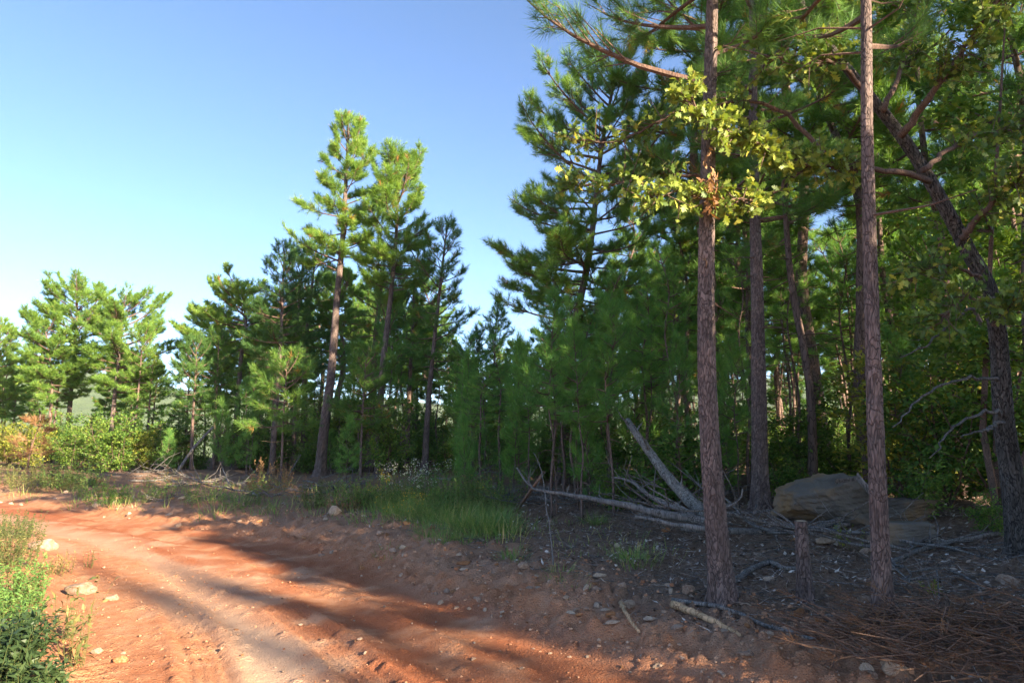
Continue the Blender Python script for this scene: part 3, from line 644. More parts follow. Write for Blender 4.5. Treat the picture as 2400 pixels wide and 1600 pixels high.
# wood behind, centre and left: lower, sunlit tops
n = 0; tries = 0
while n < 46 and tries < 4000:
    tries += 1
    y = g.uniform(24, 48); px = g.uniform(560, 1290); x = (px-1200)/F*y
    if edges([x], [y])[0][0] < 6 or not free(x, y, 1.4): continue
    top = np.interp(px, [560, 640, 760, 1000, 1060, 1130, 1250, 1290], [820, 700, 640, 660, 770, 800, 790, 750])+g.uniform(0, 90)
    want = at(px, top, y)[2]-H(x, y); i = int(g.randint(0, 4)); hh = [11.5, 12.5, 10.5, 9.5][i]
    taken.append((x, y)); n += 1; s = want/hh
    pm(i, x, y, g.uniform(0, 6.28), (max(s, .55), max(s, .55), s), 'sun-tipped pine in the hazy back row behind the middle group', 'pine tree', 'pines in the back row behind the middle group')
n = 0; tries = 0
while n < 24 and tries < 3000:
    tries += 1
    y = g.uniform(33, 50); px = g.uniform(-150, 560); x = (px-1200)/F*y
    if edges([x], [y])[0][0] < 4 or not free(x, y, 1.5) or 140 < px < 215 or 365 < px < 420: continue
    top = np.interp(px, [-150, 0, 60, 120, 230, 350, 400, 450, 560], [780, 790, 860, 800, 800, 810, 900, 820, 780])+g.uniform(0, 70)
    i = int(g.randint(0, 4)); s = (at(px, top, y)[2]-H(x, y))/[11.5, 12.5, 10.5, 9.5][i]; taken.append((x, y)); n += 1
    pm(i, x, y, g.uniform(0, 6.28), (max(s, .5), max(s, .5), s), 'smaller sunlit pine behind the far left row', 'pine tree', 'pines behind the far left row')
# slender pole pines in front of the wood
n = 0; tries = 0
while n < 86 and tries < 4000:
    tries += 1
    px = g.uniform(1075, 2380) if g.rand() < .84 else g.uniform(600, 1075); y = g.uniform(13, 25) if px > 1075 else g.uniform(24, 30); x = (px-1200)/F*y
    if edges([x], [y])[0][0] < 4 or not free(x, y, .7) or (1180 < px < 1290 and y < 20): continue
    top = np.interp(px, [600, 1075, 1200, 1300, 1450, 2020, 2400], [780, 790, 790, 700, 600, 520, 420])+g.uniform(0, 130)
    s = (at(px, top, y)[2]-H(x, y))/7.0; taken.append((x, y)); n += 1
    ps(4, x, y, g.uniform(0, 6.28), (min(1.15, max(.7, s)),)*2+(s,), 'slender pole pine', 'young pine', 'slender pole pines before the wood', (g.uniform(-.04, .04), g.uniform(-.04, .04)))
# wood out of the frame on the right that shades the bank (low growth only where light reaches the oak spray)
off = [(13, -6.2), (14, -6.0), (13.6, -4.5), (16.5, -7.2), (11.3, 2.6), (14.0, -.6), (13.2, 1.2), (18.2, -4.6), (22.5, -7.5), (15.5, -.5), (12.8, 2.0), (18.5, -3),
       (20.5, -10.6), (24.5, -14.2), (27, -10.5), (29.5, -18.9), (36, -22.5), (34, -27.5), (42, -26), (20.5, 2), (25, -3), (17.5, 1.5), (13.4, 4.4), (22, -1.5), (28, 1)]
for q, (x, y) in enumerate(off):
    pm(3 if q < 4 else q % 4, x, y, q*1.7, 1+.12*math.sin(q*2.3) if q > 3 else .76, 'pine of the wood beside the road, right of the picture', 'pine tree', 'pines beside the road right of the picture')
k = 0
for q in range(400):
    t = g.uniform(7, 30); c = g.uniform(7.0, 16); x = (c+t)/2; y = (c-t)/2
    if (y > 0 and x < .75*y+1.6) or edges([x], [y])[0][0] < .7: continue
    k += 1
    if k > 46: break
    s = g.uniform(.8, 1.2)
    if c > 9: s *= 1.35
    ps(q % 3, x, y, q*2.1, s, 'young pine of the wood beside the road, right of the picture', 'young pine', 'young pines right of the picture')
for q, (x, y) in enumerate([(5.2, 1.9), (5.0, 2.9), (6.4, .95), (6.1, 2.5), (7.5, -.1), (8.1, -.75), (9.3, -1.9), (6.8, 1.0)]):
    ps([0, 0, 0, 0, 2, 0, 2, 0][q], x, y, q*1.9, 1.02, 'young pine of the wood beside the road, right of the picture', 'young pine', 'young pines right of the picture')
for q, (x, y, s) in enumerate([(22.7, -17.7, (.35, .35, 1.3)), (25.6, -21.7, (.3, .3, 1.5)), (19.2, -13.9, (.5, .5, 1.05))]):
    pm(3, x, y, q, s, 'pine at the roadside behind the viewer', 'pine tree', 'pines at the roadside behind the viewer')
# thicket of young pines along the wood edge
n = 0; tries = 0
while n < 44 and tries < 5000:
    tries += 1
    px = (g.uniform(1060, 1680) if g.rand() < .6 else g.uniform(560, 1080)) if g.rand() < .88 else g.uniform(380, 2300)
    y = g.uniform(11.5, 22) if px > 1080 else g.uniform(22.5, 29); x = (px-1200)/F*y
    sR = edges([x], [y])[0][0]
    if sR < 3.6 or not free(x, y, .5) or any(abs(px-a) < 24 and y < b for a, b in ((748, 24), (890, 24), (998, 24), (640, 26), (556, 30))): continue
    top = np.interp(px, [380, 600, 800, 1000, 1200, 1430, 1650, 2300], [930, 870, 850, 860, 800, 700, 640, 800])+g.uniform(0, 260)
    want = at(px, top, y)[2]-H(x, y); i = int(g.randint(0, 4)); hh = [4.6, 3.6, 5.6, 2.4][i]
    s = want/hh
    if s > 1.6 or s < .4: continue
    taken.append((x, y)); n += 1
    ps(i, x, y, g.uniform(0, 6.28), (g.uniform(.6, .85)*min(max(s, .7), 1.1),)*2+(s,), 'young pine with soft long needles in the green thicket along the wood edge', 'young pine', 'young pines in the thicket', (g.uniform(-.05, .05), g.uniform(-.05, .05)))
for (px, Y, tp, i, lb) in [(1432, 11.8, 705, 0, 'thin young pine with a bright sunlit tip left of the thick pine'), (1292, 12.2, 700, 2, 'tall thin sapling with a crooked pale stem before the leaning pine'),
                           (1350, 13, 800, 2, 'thin straight sapling between the bright-tipped one and the crooked one'), (1520, 13.5, 740, 2, 'thin sapling rising behind the leaning grey log'),
                           (908, 22.6, 640, 0, 'dense dark young pine in front of the bushy-crowned pine'), (820, 17.5, 980, 1, 'young pine with yellow-green lit tufts between the two pale trunks')]:
    x = (px-1200)/F*Y; s = (at(px, tp, Y)[2]-H(x, Y))/[4.6, 3.6, 5.6, 2.4][i]
    ps(i, x, Y, px, (min(s, 1.15), min(s, 1.15), s), lb, 'young pine', None)
# ------------------------------------------------------------------ broadleaf shrubs
def leafy(seed, h, w_, nst, nleaf, lsize, mat, name, shape=LEAF, flat=.4, tone=(.1, .9), stem='twig', low=.15):
    g = rs(seed); root = empty(name); br = MB(); lf = MB(); tips = []
    for i in range(nst):
        az = i*2.4+g.rand(); lean = g.uniform(.05, .55); hh = h*g.uniform(.55, 1); p = np.array([0, 0, -.05]); d = np.array([math.sin(az)*lean, math.cos(az)*lean, 1.])
        segs = 5; rr = .006+.008*hh
        for k in range(segs):
            q = p+nrm(d)*(hh/segs)*(1+.1*g.randn()); sticks(br, [p], [q], rr*(1-k/segs*.8), rr*(1-(k+1)/segs*.8), 4)
            if (k+1)/segs > low:
                for b in range(3):
                    a2 = g.uniform(0, 6.28); dd = nrm(np.array([math.sin(a2), math.cos(a2), g.uniform(-.1, .8)])); e = q+dd*w_*g.uniform(.2, .55)*(1.15-.5*k/segs)
                    sticks(br, [q], [e], rr*.4, .002, 3); tips += [(q, e)]
            p = q; d = d+g.randn(3)*.18; d[2] = max(d[2], .35)
    T0 = np.array([a for a, b in tips]); T1 = np.array([b for a, b in tips]); k = g.randint(0, len(tips), nleaf); f = g.uniform(.15, 1.1, nleaf)[:, None]
    P = T0[k]+(T1[k]-T0[k])*f+g.randn(nleaf, 3)*.035*max(1, w_)
    A = nrm((T1-T0)[k]+g.randn(nleaf, 3)*.35*np.linalg.norm((T1-T0)[k], axis=1, keepdims=True)*2); N = nrm(g.randn(nleaf, 3)*flat+[0, 0, .8])
    put(lf, shape, P, A, N, lsize*g.uniform(.6, 1.25, nleaf), lsize*g.uniform(.4, .7, nleaf), g.uniform(*tone, nleaf), g.uniform(0, .4, nleaf))
    tag(br.build('stems', M[stem], root), kind='stuff'); tag(lf.build('leaves', M[mat], root), kind='stuff'); return root
shr = [leafy(201, 1.7, 1.1, 7, 2600, .085, 'leaf', 'shrub'), leafy(202, 1.1, .9, 8, 1900, .075, 'leaf', 'shrub'),
       leafy(203, 2.6, 1.4, 6, 3600, .09, 'leaf', 'shrub'), leafy(204, 2.2, 1.3, 6, 3000, .085, 'leaf_yellow', 'shrub')]
psh = Place(shr); g = rs(88)
leaft = Place([leafy(211, 7.2, 2.6, 4, 9000, .115, 'leaf', 'leafy_tree', low=.35), leafy(212, 6.2, 2.2, 4, 8000, .10, 'oak', 'leafy_tree', OAK if 0 else LEAF, low=.3, tone=(.1, .85))])
for q, (px, y, lb) in enumerate([(2310, 9.6, 'dark leafy tree right behind the leaning oak'), (2420, 12.5, 'leafy tree cut by the right edge of the picture')]):
    leaft(q % 2, (px-1200)/F*y, y, q*1.3, 1+.1*math.sin(q*5), lb, 'tree', None)
for q, (x, y) in enumerate([(9.2, 3.4), (10.8, 1.0), (14.2, -2.6), (13.0, .2), (16.2, -4.2), (19.5, -7.0), (23, -10.5)]):
    leaft(q % 2, x, y, q*2.1, 1.0+.15*math.sin(q*3), 'leafy tree of the wood beside the road, right of the picture', 'tree', 'leafy trees right of the picture')
for q, (x, y) in enumerate([(6.4, .7), (7.6, -.6), (7.4, 1.4), (9.0, -1.9), (10.5, -3.2), (9.6, -.8), (8.4, .6), (12, -4.6), (11.8, -2.4), (13.8, -6), (15.6, -7.6)]):
    psh(2, x, y, q*2.1, 1.15+.2*math.sin(q*3), 'leafy shrub beside the road, right of the picture', 'shrub', 'shrubs right of the picture')
n = 0; tries = 0
while n < 74 and tries < 4000:
    tries += 1
    px = g.uniform(330, 2450); y = g.uniform(10.5, 24) if px > 1250 else g.uniform(21, 30); x = (px-1200)/F*y; sR = edges([x], [y])[0][0]
    if sR < 4.6 or (1640 < px < 2300 and y < 11.5): continue
    n += 1; psh(int(g.choice([0, 1, 2, 0, 2])), x, y, g.uniform(0, 6.28), g.uniform(.7, 1.25), 'leafy green shrub in the undergrowth among the trunks', 'shrub', 'shrubs in the undergrowth')
for q in range(40):
    px = g.uniform(-120, 420); y = g.uniform(27, 40); x = (px-1200)/F*y
    if edges([x], [y])[0][0] < 2.5: continue
    psh(3 if px < 130 or q % 3 == 0 else 2, x, y, g.uniform(0, 6.28), g.uniform(.8, 1.2), 'sunlit yellow-green shrub under the far left pines', 'shrub', 'sunlit shrubs under the far left pines')
for q in range(34):
    px = g.uniform(470, 1200); y = g.uniform(25, 40); x = (px-1200)/F*y
    if edges([x], [y])[0][0] < 5: continue
    psh(int(g.choice([2, 0, 3, 2])), x, y, g.uniform(0, 6.28), g.uniform(.9, 1.6), 'shrub closing the view', 'shrub', 'shrubs closing the view behind the middle group')
for q in range(22):                                           # low growth in the back that stops the view between trunks
    px = g.uniform(1300, 2450); y = g.uniform(24, 46); x = (px-1200)/F*y
    psh(int(g.choice([2, 3, 2])), x, y, g.uniform(0, 6.28), g.uniform(.9, 1.5), 'dim shrub far back between the thin trunks of the right-hand wood', 'shrub', 'shrubs far back in the right-hand wood')
for (px, y, s, i, lb) in [(2110, 11.5, 1.35, 3, 'yellow-green small leafy tree catching light left of the oak trunk'), (2200, 10.6, 1.1, 2, 'dark leafy shrub left of the oak trunk, behind the boulders'),
                          (2330, 10.2, 1.2, 2, 'dark leafy shrub behind the oak trunk at the right edge'), (1830, 12.5, .8, 1, 'low green shrub at the foot of the dark straight pine'),
                          (2130, 9.9, .62, 0, 'small pale-leaved shrub directly behind the boulder'), (2290, 8.9, .5, 1, 'tiny green shrub before the oak trunk')]:
    psh(i, (px-1200)/F*y, y, px, s, lb, 'shrub', None)
taller = psh(3, (2150-1200)/F*13, 13, 1.2, (1.0, 1.0, 2.0), 'tall yellowish leafy tree lit behind the oak', 'tree', None)
psh(2, (2290-1200)/F*12.2, 12.2, 2.2, (1.4, 1.4, 2.6), 'tall dark leafy tree behind the oak at right', 'tree', None)

# ------------------------------------------------------------------ the oak on the right
def oak():
    Y = 7.6; b = at(2392, 1260, Y); b[2] = H(b[0], b[1])-.08
    px = [(2372, 1120), (2352, 980), (2340, 800), (2318, 680), (2262, 575), (2195, 450), (2120, 330), (2030, 215), (1930, 90), (1850, -40), (1790, -170)]
    pts = [b]+[at(x, y, Y-.06*i) for i, (x, y) in enumerate(px)]
    root = empty('oak_tree', tuple(b)); tag(root, 'dark leaning oak at right edge with lobed leaves and one sunlit spray', 'oak tree')
    r0 = 46/F*Y/2
    bark_trunk('trunk', local(pts, b), r0, r0*.28, root, M['bark_oak'], True, 5, n=64, dz=.022, amp=.13)
    g = rs(5); lims = []
    def limb(pp, r, leaves, name='limb'):
        P = local([at(x, y, yy) for x, y, yy in pp], b); path = Path(P); q = np.linspace(0, 1, 22)
        pts_ = path(q)+np.vstack([[0, 0, 0], g.randn(21, 3)*.012]); mb = MB(); tube(mb, pts_, r*(1-.82*q)+.003, 7, .45, wob=.25, seed=len(lims)); mb.build(name, M['twig'] if leaves else M['grey_wood'], root, True)
        lims.append((path, leaves))
    # bare grey branches low on the trunk
    for pp in ([(2345, 895, 7.5), (2280, 885, 7.2), (2200, 905, 6.9), (2150, 940, 6.8), (2095, 1000, 6.6)], [(2355, 965, 7.5), (2300, 968, 7.2), (2240, 1000, 7.0), (2180, 1070, 6.8)],
               [(2352, 985, 7.5), (2300, 1010, 7.1), (2250, 1020, 6.9)], [(2330, 700, 7.3), (2250, 740, 7.0), (2180, 800, 6.8), (2110, 840, 6.7)]):
        limb(pp, .018, 0)
    limb([(2180, 425, 7.1), (2080, 400, 6.9), (1960, 390, 6.6), (1850, 375, 6.3), (1740, 320, 6.05), (1640, 275, 5.9), (1615, 215, 5.85)], .032, 900)
    limb([(1900, 385, 6.5), (1800, 455, 6.3), (1680, 470, 6.1), (1590, 450, 6.0), (1510, 470, 5.9)], .016, 380)
    limb([(1960, 390, 6.7), (1800, 250, 6.7), (1600, 260, 6.8), (1450, 330, 6.9), (1340, 330, 7.0)], .022, 330)
    limb([(1700, 430, 6.7), (1560, 405, 6.8), (1450, 430, 6.9), (1330, 440, 7.0)], .014, 230)
    limb([(2110, 320, 7.0), (2200, 200, 6.6), (2300, 60, 6.3), (2380, -60, 6.1)], .04, 420)
    limb([(2250, 560, 7.2), (2330, 470, 6.8), (2420, 380, 6.5)], .04, 360)
    limb([(2030, 215, 6.9), (1960, 150, 6.4), (1860, 150, 6.1), (1760, 120, 5.9)], .028, 260)
    limb([(2160, 400, 7.0), (2260, 330, 7.3), (2380, 300, 7.5), (2450, 250, 7.6)], .03, 330)
    limb([(2300, 650, 7.1), (2200, 620, 6.9), (2130, 660, 6.7)], .02, 200)
    limb([(2325, 760, 7.1), (2380, 700, 6.7), (2440, 690, 6.5)], .022, 220)
    limb([(2325, 700, 7.2), (2260, 700, 6.7), (2200, 760, 6.4)], .015, 170)
    limb([(1930, 90, 6.7), (1990, -30, 6.5), (2080, -120, 6.4)], .03, 300)
    limb([(2070, 260, 7.0), (2130, 120, 7.3), (2160, -20, 7.5)], .03, 330)
    lf = MB(); tw = MB(); dl = MB()
    for li, (path, nl) in enumerate(lims):
        if not nl: continue
        nt_ = int(nl/5.5); t = g.uniform(.28, 1.0, nt_); p0 = path(t); dirp = nrm(path(np.minimum(t+.03, 1))-path(np.maximum(t-.03, 0)))
        dd = nrm(dirp*.5+g.randn(nt_, 3)*np.array([.7, .6, .55])+[0, 0, .1]); l = g.uniform(.10, .30, nt_) if li in (4, 5) else g.uniform(.12, .42, nt_); p1 = p0+dd*l[:, None]
        sticks(tw, p0, p1, .006, .0025, 4); m = 9
        pk = np.repeat(p0, m, 0)+np.repeat(dd*l[:, None], m, 0)*g.uniform(.35, 1.05, nt_*m)[:, None]; n_ = nt_*m
        A = nrm(np.repeat(dd, m, 0)*.5+g.randn(n_, 3)*.75+[0, 0, -.22]); N = nrm(g.randn(n_, 3)*.75+[0, 0, .6])
        put(lf, OAK, pk, A, N, g.uniform(.055, .115, n_), g.uniform(.05, .095, n_), np.clip(g.beta(2, 2.4, n_)*.95*(.6 if li in (4, 5) else 1)+(.34 if li in (4, 5) else 0), 0, .93 if li in (4, 5) else .97), g.uniform(-.1, .5, n_))  # spray leaves toned paler and yellower, sunlight painted into their colour
    c = at(1665, 430, 6.0)-b                                   # one hanging bunch of dead leaves
    n_ = 46; put(dl, OAK, c+g.randn(n_, 3)*[.035, .04, .12], nrm(g.randn(n_, 3)*.4+[0, 0, -1]), g.randn(n_, 3), g.uniform(.08, .14, n_), .06, g.uniform(.2, .8, n_), .3)
    tag(tw.build('twigs', M['twig'], root), kind='stuff'); tag(lf.build('leaves', M['oak'], root), kind='stuff'); d = dl.build('dead_leaves', M['dry'], root); d['label'] = 'rusty bunch of dead leaves hanging in the spray'
oak()

# ------------------------------------------------------------------ fallen logs, dead poles and the stump
def log(name, pts, r0, r1, mat, label, cat, group=None, side=0, seed=0, n=12, ends=True):
    P0 = np.asarray(pts[0], float); root = empty(name, tuple(P0)); tag(root, label, cat, group); path = Path(local(pts, P0)); g = rs(seed)
    m = max(10, int(path.L/.08)); q = np.linspace(0, 1, m); mb = MB()
    tube(mb, path(q)+g.randn(m, 3)*.004, r0+(r1-r0)*q, n, .5, wob=.12, seed=seed); mb.build('stem', M[mat], root, True)
    if side:
        br = MB()
        for i in range(side):
            t = g.uniform(.2, .95); p = path(t); dr = nrm(path(min(1, t+.05))-path(t-.05)+g.randn(3)*.55+[0, 0, .25]); L = g.uniform(.15, .55); a = p+dr*L*.6; b2 = a+nrm(dr+g.randn(3)*.35)*L*.5
            rr = max(.004, (r0+(r1-r0)*t)*.35); sticks(br, [p, a], [a, b2], [rr, rr*.6], [rr*.6, .002], 4)
        tag(br.build('side_branches', M[mat], root), kind='stuff')
    return root
def gp(px, py, dz=0.): p = gnd(px, py); p[2] += dz; return p
# big leaning grey trunk behind the thick pine
log('fallen_tree', [at(1662, 1206, 8.9), at(1620, 1175, 9.3), at(1560, 1110, 9.9), at(1505, 1035, 10.5), at(1470, 985, 11)], .088, .05, 'lichen_log', 'leaning lichen-spotted grey trunk propped behind the thick pine', 'fallen tree', side=5, seed=1, n=16)
log('fallen_tree', [at(1662, 1222, 8.6), at(1560, 1205, 8.9), at(1450, 1180, 9.4), at(1340, 1160, 10), at(1262, 1148, 10.4), at(1235, 1130, 10.6), at(1212, 1095, 10.8)], .06, .012, 'grey_wood', 'long thin grey trunk lying level left of the thick pine', 'fallen tree', side=12, seed=2)
log('fallen_tree', [at(1665, 1240, 8.3), at(1580, 1228, 8.6), at(1490, 1208, 9)], .035, .02, 'grey_wood', 'short grey pole under the long level trunk', 'fallen tree', seed=3)
log('fallen_tree', [at(1655, 1212, 9.1), at(1580, 1188, 9.4), at(1520, 1160, 9.8), at(1480, 1128, 10.2), at(1440, 1118, 10.5)], .045, .015, 'grey_wood', 'crooked grey trunk between the level and the leaning ones', 'fallen tree', side=6, seed=4)
log('fallen_log', [gp(1600, 1246, .03), gp(1700, 1250, .03), gp(1790, 1252, .03), gp(1872, 1250, .03)], .05, .04, 'grey_wood', 'pale barkless log lying flat behind the thick pine', 'log', seed=5)
log('fallen_branch', [at(1694, 1192, 8.6), at(1718, 1182, 8.5), at(1735, 1165, 8.5), at(1740, 1145, 8.5)], .022, .008, 'grey_wood', 'curved upturned grey branch just right of the thick pine', 'branch', seed=6)
g = rs(9)
for q in range(15):
    px = g.uniform(1440, 1600); ln = g.uniform(80, 190); Y = g.uniform(10.5, 12.5)
    a = gp(px, g.uniform(1165, 1205)); Y = a[1]; b = at(px+ln, 1180-ln*g.uniform(.35, .75), Y+g.uniform(-.3, .5))
    log('dead_pole', [a, (a+b)/2+g.randn(3)*.04, b], g.uniform(.012, .028), .008, 'rust_bark' if q % 2 else 'grey_wood', 'thin dead pole slanting up right in the tangle behind the leaning trunk', 'dead pole', 'dead poles in the tangle', 2, 30+q, 7)
log('dead_pole', [gp(412, 1112), at(455, 1048, 24.0), at(500, 1000, 24.2)], .055, .04, 'grey_wood', 'straight grey dead pole leaning at left against a slim pine', 'dead pole', seed=50)
log('dead_pole', [gp(395, 1122), at(360, 1126, 22), gp(300, 1134, .1)], .05, .025, 'grey_wood', 'grey pole lying along the wood edge below the leaning dead pole', 'dead pole', seed=51, side=5)
log('dead_pole', [gp(540, 1140), at(525, 1105, 21), at(515, 1080, 21)], .03, .018, 'grey_wood', 'short bent grey pole standing at the wood edge', 'dead pole', seed=52)
log('dead_pole', [gp(670, 1130), at(690, 1090, 20), at(705, 1065, 20)], .022, .012, 'grey_wood', 'pale forked dead stick left of the tallest trunk', 'dead pole', seed=53, side=3)
log('dead_pole', [gp(805, 1150, .03), gp(850, 1138, .05), at(862, 1126, 17)], .03, .018, 'grey_wood', 'grey pole pointing up right beside the white-flowered weeds', 'dead pole', seed=54)
log('dead_pole', [gp(700, 1148, .02), gp(735, 1152, .03)], .035, .03, 'grey_wood', 'short grey log at the foot of the tallest trunk', 'log', seed=55)
log('dead_pole', [at(1298, 1330, 8), at(1290, 1250, 8.2), at(1268, 1100, 8.8), at(1250, 1060, 9)], .010, .004, 'grey_wood', 'thin pale bent stick in front of the crooked sapling', 'dead pole', seed=56)
log('dead_pole', [gp(1210, 1200), at(1250, 1140, 10.5), at(1275, 1105, 10.7)], .03, .018, 'rust_bark', 'dark slanting stub left of the level trunk', 'dead pole', seed=57)
# logs on the right-hand bank
log('fallen_pole', [gp(1578, 1420, .03), gp(1690, 1452, .04), gp(1800, 1480, .03), gp(1925, 1515, .02)], .022, .014, 'grey_wood', 'long thin grey pole lying down the right bank', 'pole', seed=60)
log('fallen_log', [gp(1578, 1440, .03), gp(1650, 1462, .035), gp(1735, 1500, .02)], .034, .022, 'bare_wood', 'tan barkless log beside the thin grey pole on the bank', 'log', seed=61)
log('wood_chunk', [gp(1455, 1425, .02), gp(1472, 1455, .03), gp(1498, 1490, .02)], .022, .012, 'bare_wood', 'splintered tan wood chunk standing out of the bank gravel', 'wood', seed=62)
log('fallen_branch', [gp(1722, 1378, .02), gp(1765, 1345, .05), gp(1805, 1330, .05)], .03, .028, 'grey_wood', 'thick grey branch on the litter left of the stump post', 'branch', seed=63)
log('fallen_branch', [gp(1805, 1332, .05), gp(1840, 1345, .05), gp(1890, 1345, .03)], .024, .02, 'grey_wood', 'crooked grey branch touching the stump post', 'branch', seed=64)
log('fallen_branch', [gp(1912, 1255, .04), gp(1960, 1238, .10), gp(2010, 1220, .10)], .05, .04, 'grey_wood', 'grey log under the front edge of the boulder', 'log', seed=65)
log('fallen_branch', [gp(2080, 1335, .03), gp(2150, 1310, .05), gp(2230, 1285, .05), gp(2330, 1265, .05), gp(2370, 1258, .04)], .022, .03, 'grey_wood', 'grey branch running right to the foot of the oak', 'branch', seed=66, side=4)
log('fallen_branch', [gp(2195, 1500, .03), gp(2205, 1440, .10), gp(2200, 1400, .18)], .010, .006, 'grey_wood', 'upright grey forked twig at the edge of the brush pile', 'branch', seed=67, side=3)
log('fallen_branch', [gp(2180, 1445, .03), gp(2260, 1450, .04), gp(2350, 1452, .04)], .013, .01, 'grey_wood', 'grey twig lying above the brush pile', 'branch', seed=68, side=3)
log('fallen_branch', [gp(2230, 1350, .02), gp(2290, 1380, .05), gp(2310, 1440, .03)], .012, .008, 'grey_wood', 'arched pale twig on the litter right of the slim pine', 'branch', seed=69)
# cut stump post
def stump():
    b = gp(1890, 1412, -.05); t = at(1877, 1221, b[1]+.02); root = empty('stump_post', tuple(b)); tag(root, 'waist-high cut stump post leaning left between the two rough pines', 'stump')
    lp = local([b, b*.6+t*.4, b*.3+t*.7, t], b); r = 27/F*b[1]/2
    bark_trunk('trunk', lp, r*1.1, r*.92, root, M['bark'], True, 21, flare=.35, n=48, dz=.016)
    c = lp[-1]; a = np.arange(24)*2*math.pi/24; mb = MB(); V = np.vstack([c+[0, 0, .012], np.stack([c[0]+np.cos(a)*r*.9, c[1]+np.sin(a)*r*.9, np.full(24, c[2]+.004)], 1)])
    mb.add(V, None, [(0, 1+i, 1+(i+1) % 24) for i in range(24)]); mb.build('sawn_top', M['cut'], root)
stump()
# ------------------------------------------------------------------ rocks
import bmesh
def rock_mesh(seed, sub, mat, nplanes=11, rough=.05, squash=(1, 1, 1)):
    g = rs(seed); bm = bmesh.new(); bmesh.ops.create_icosphere(bm, subdivisions=sub, radius=1)
    V = np.array([v.co[:] for v in bm.verts]); Fa = np.array([[v.index for v in f.verts] for f in bm.faces]); bm.free()
    N = nrm(g.randn(nplanes, 3)); d = g.uniform(.55, .95, nplanes); dots = V@N.T
    r = np.min(np.where(dots > .05, d/np.maximum(dots, .05), 9), 1); r = np.minimum(r, 1.1)
    P = V*r[:, None]; P += V*(rough*2*(fbm(P[:, 0]*2.3+P[:, 2], P[:, 1]*2.3-P[:, 2]*1.4, seed, 4)))[:, None]
    mb = MB(); mb.add(P*np.array(squash), None, Fa); return mb.mesh('rock', mat, False)
RK = [rock_mesh(300+i, 3, M[['rock', 'rock_grey', 'rock', 'rock_grey', 'rock_orange'][i % 5]], 9+i % 4, .07, (1, .75, .6)) for i in range(10)]
def rock_at(px, py, wpx, mi, label, group=None, sz=(1, 1), rz=0., sink=.35, name='rock', tilt=0.):
    p = gnd(px, py); s = wpx/F*p[1]/2; o = link(name, RK[mi]); o.location = (p[0], p[1], p[2]+s*.55*sz[1]*(1-sink)); o.scale = (s, s*sz[0], s*sz[1]); o.rotation_euler = (tilt, tilt*.6, rz)
    tag(o, label, 'rock', group); return o
rock_at(783, 1215, 36, 1, 'pale upright stone at the bank foot below the grassy mound', sz=(.8, 1.1), rz=.5)
rock_at(762, 1218, 14, 3, 'small pale stone leaning on the upright pale stone', rz=1.)
rock_at(944, 1288, 17, 3, 'small white rectangular stone on the bank, left of the grass', sz=(.8, 1.4), rz=.3)
rock_at(1090, 1325, 36, 4, 'reddish flat stone on the bank edge right of the grass', sz=(.8, .5))
rock_at(1086, 1336, 26, 1, 'flat tan stone just below the reddish flat one', sz=(.8, .4), rz=.6)
rock_at(1220, 1356, 18, 1, 'pale stone on the bank above the deep red rut', rz=.8); rock_at(1257, 1358, 14, 3, 'upright little pale stone on the bank above the deep red rut', sz=(.8, 1.5))
rock_at(1076, 1310, 14, 3, 'round white stone at the lower edge of the grass'); rock_at(1459, 1394, 22, 0, 'blocky tan stone on the litter left of the thick pine', sz=(.9, 1.2))
rock_at(1418, 1432, 24, 3, 'flat grey stone on the bank left of the wood chunk', sz=(.9, .6)); rock_at(1434, 1458, 26, 4, 'orange block beside the splintered wood chunk', sz=(.8, 1.))
rock_at(1436, 1475, 36, 3, 'flat grey slab below the orange block', sz=(.7, .5), rz=.4); rock_at(1522, 1462, 28, 3, 'angular grey stone right of the splintered wood chunk', sz=(.9, .8))
rock_at(1357, 1450, 15, 4, 'small orange stone at the road edge'); rock_at(1327, 1418, 22, 1, 'slanted grey flake at the bank foot', sz=(.6, .7), rz=.7)
rock_at(1877, 1462, 28, 4, 'upright reddish stone below the stump post', sz=(.7, 1.5), sink=.2); rock_at(1750, 1548, 38, 0, 'flat brown stone on the bank below the tan log', sz=(.8, .6))
rock_at(1915, 1545, 26, 1, 'flat pale flake on the bank right of the thin pole', sz=(.8, .5)); rock_at(2095, 1588, 62, 1, 'large pale angular stone at the bottom edge by the brush pile', sz=(.9, 1.), sink=.2)
rock_at(2205, 1595, 34, 0, 'tan stone at the bottom edge right of the large angular one'); rock_at(1935, 1285, 44, 3, 'grey weathered stone in front of the boulder, behind the stump post', sz=(.8, .9))
rock_at(2148, 1375, 26, 3, 'lone grey stone on the litter right of the slim pine', sz=(.9, 1.1)); rock_at(1563, 1252, 22, 4, 'reddish round stone in front of the level trunk')
rock_at(1405, 1358, 30, 3, 'grey stone half buried in litter left of the thick pine', sz=(.8, .8)); rock_at(225, 1188, 20, 1, 'pale stone at the far bank below the bushes', sz=(.8, 1.2), rz=.5)
rock_at(187, 1392, 66, 0, 'rounded dusty boulder at the left road edge', sz=(.9, .85), sink=.3); rock_at(262, 1412, 30, 0, 'red tilted stone near the dusty boulder at left', sz=(.8, .9), rz=.6)
rock_at(100, 1290, 60, 0, 'pink rounded rock under the left roadside weeds', sz=(.9, .9)); rock_at(285, 1562, 36, 4, 'red-brown stone at the lower left of the road', sz=(.9, .9)); rock_at(225, 1535, 26, 0, 'tan stone near the lower left weeds')
g = rs(31)
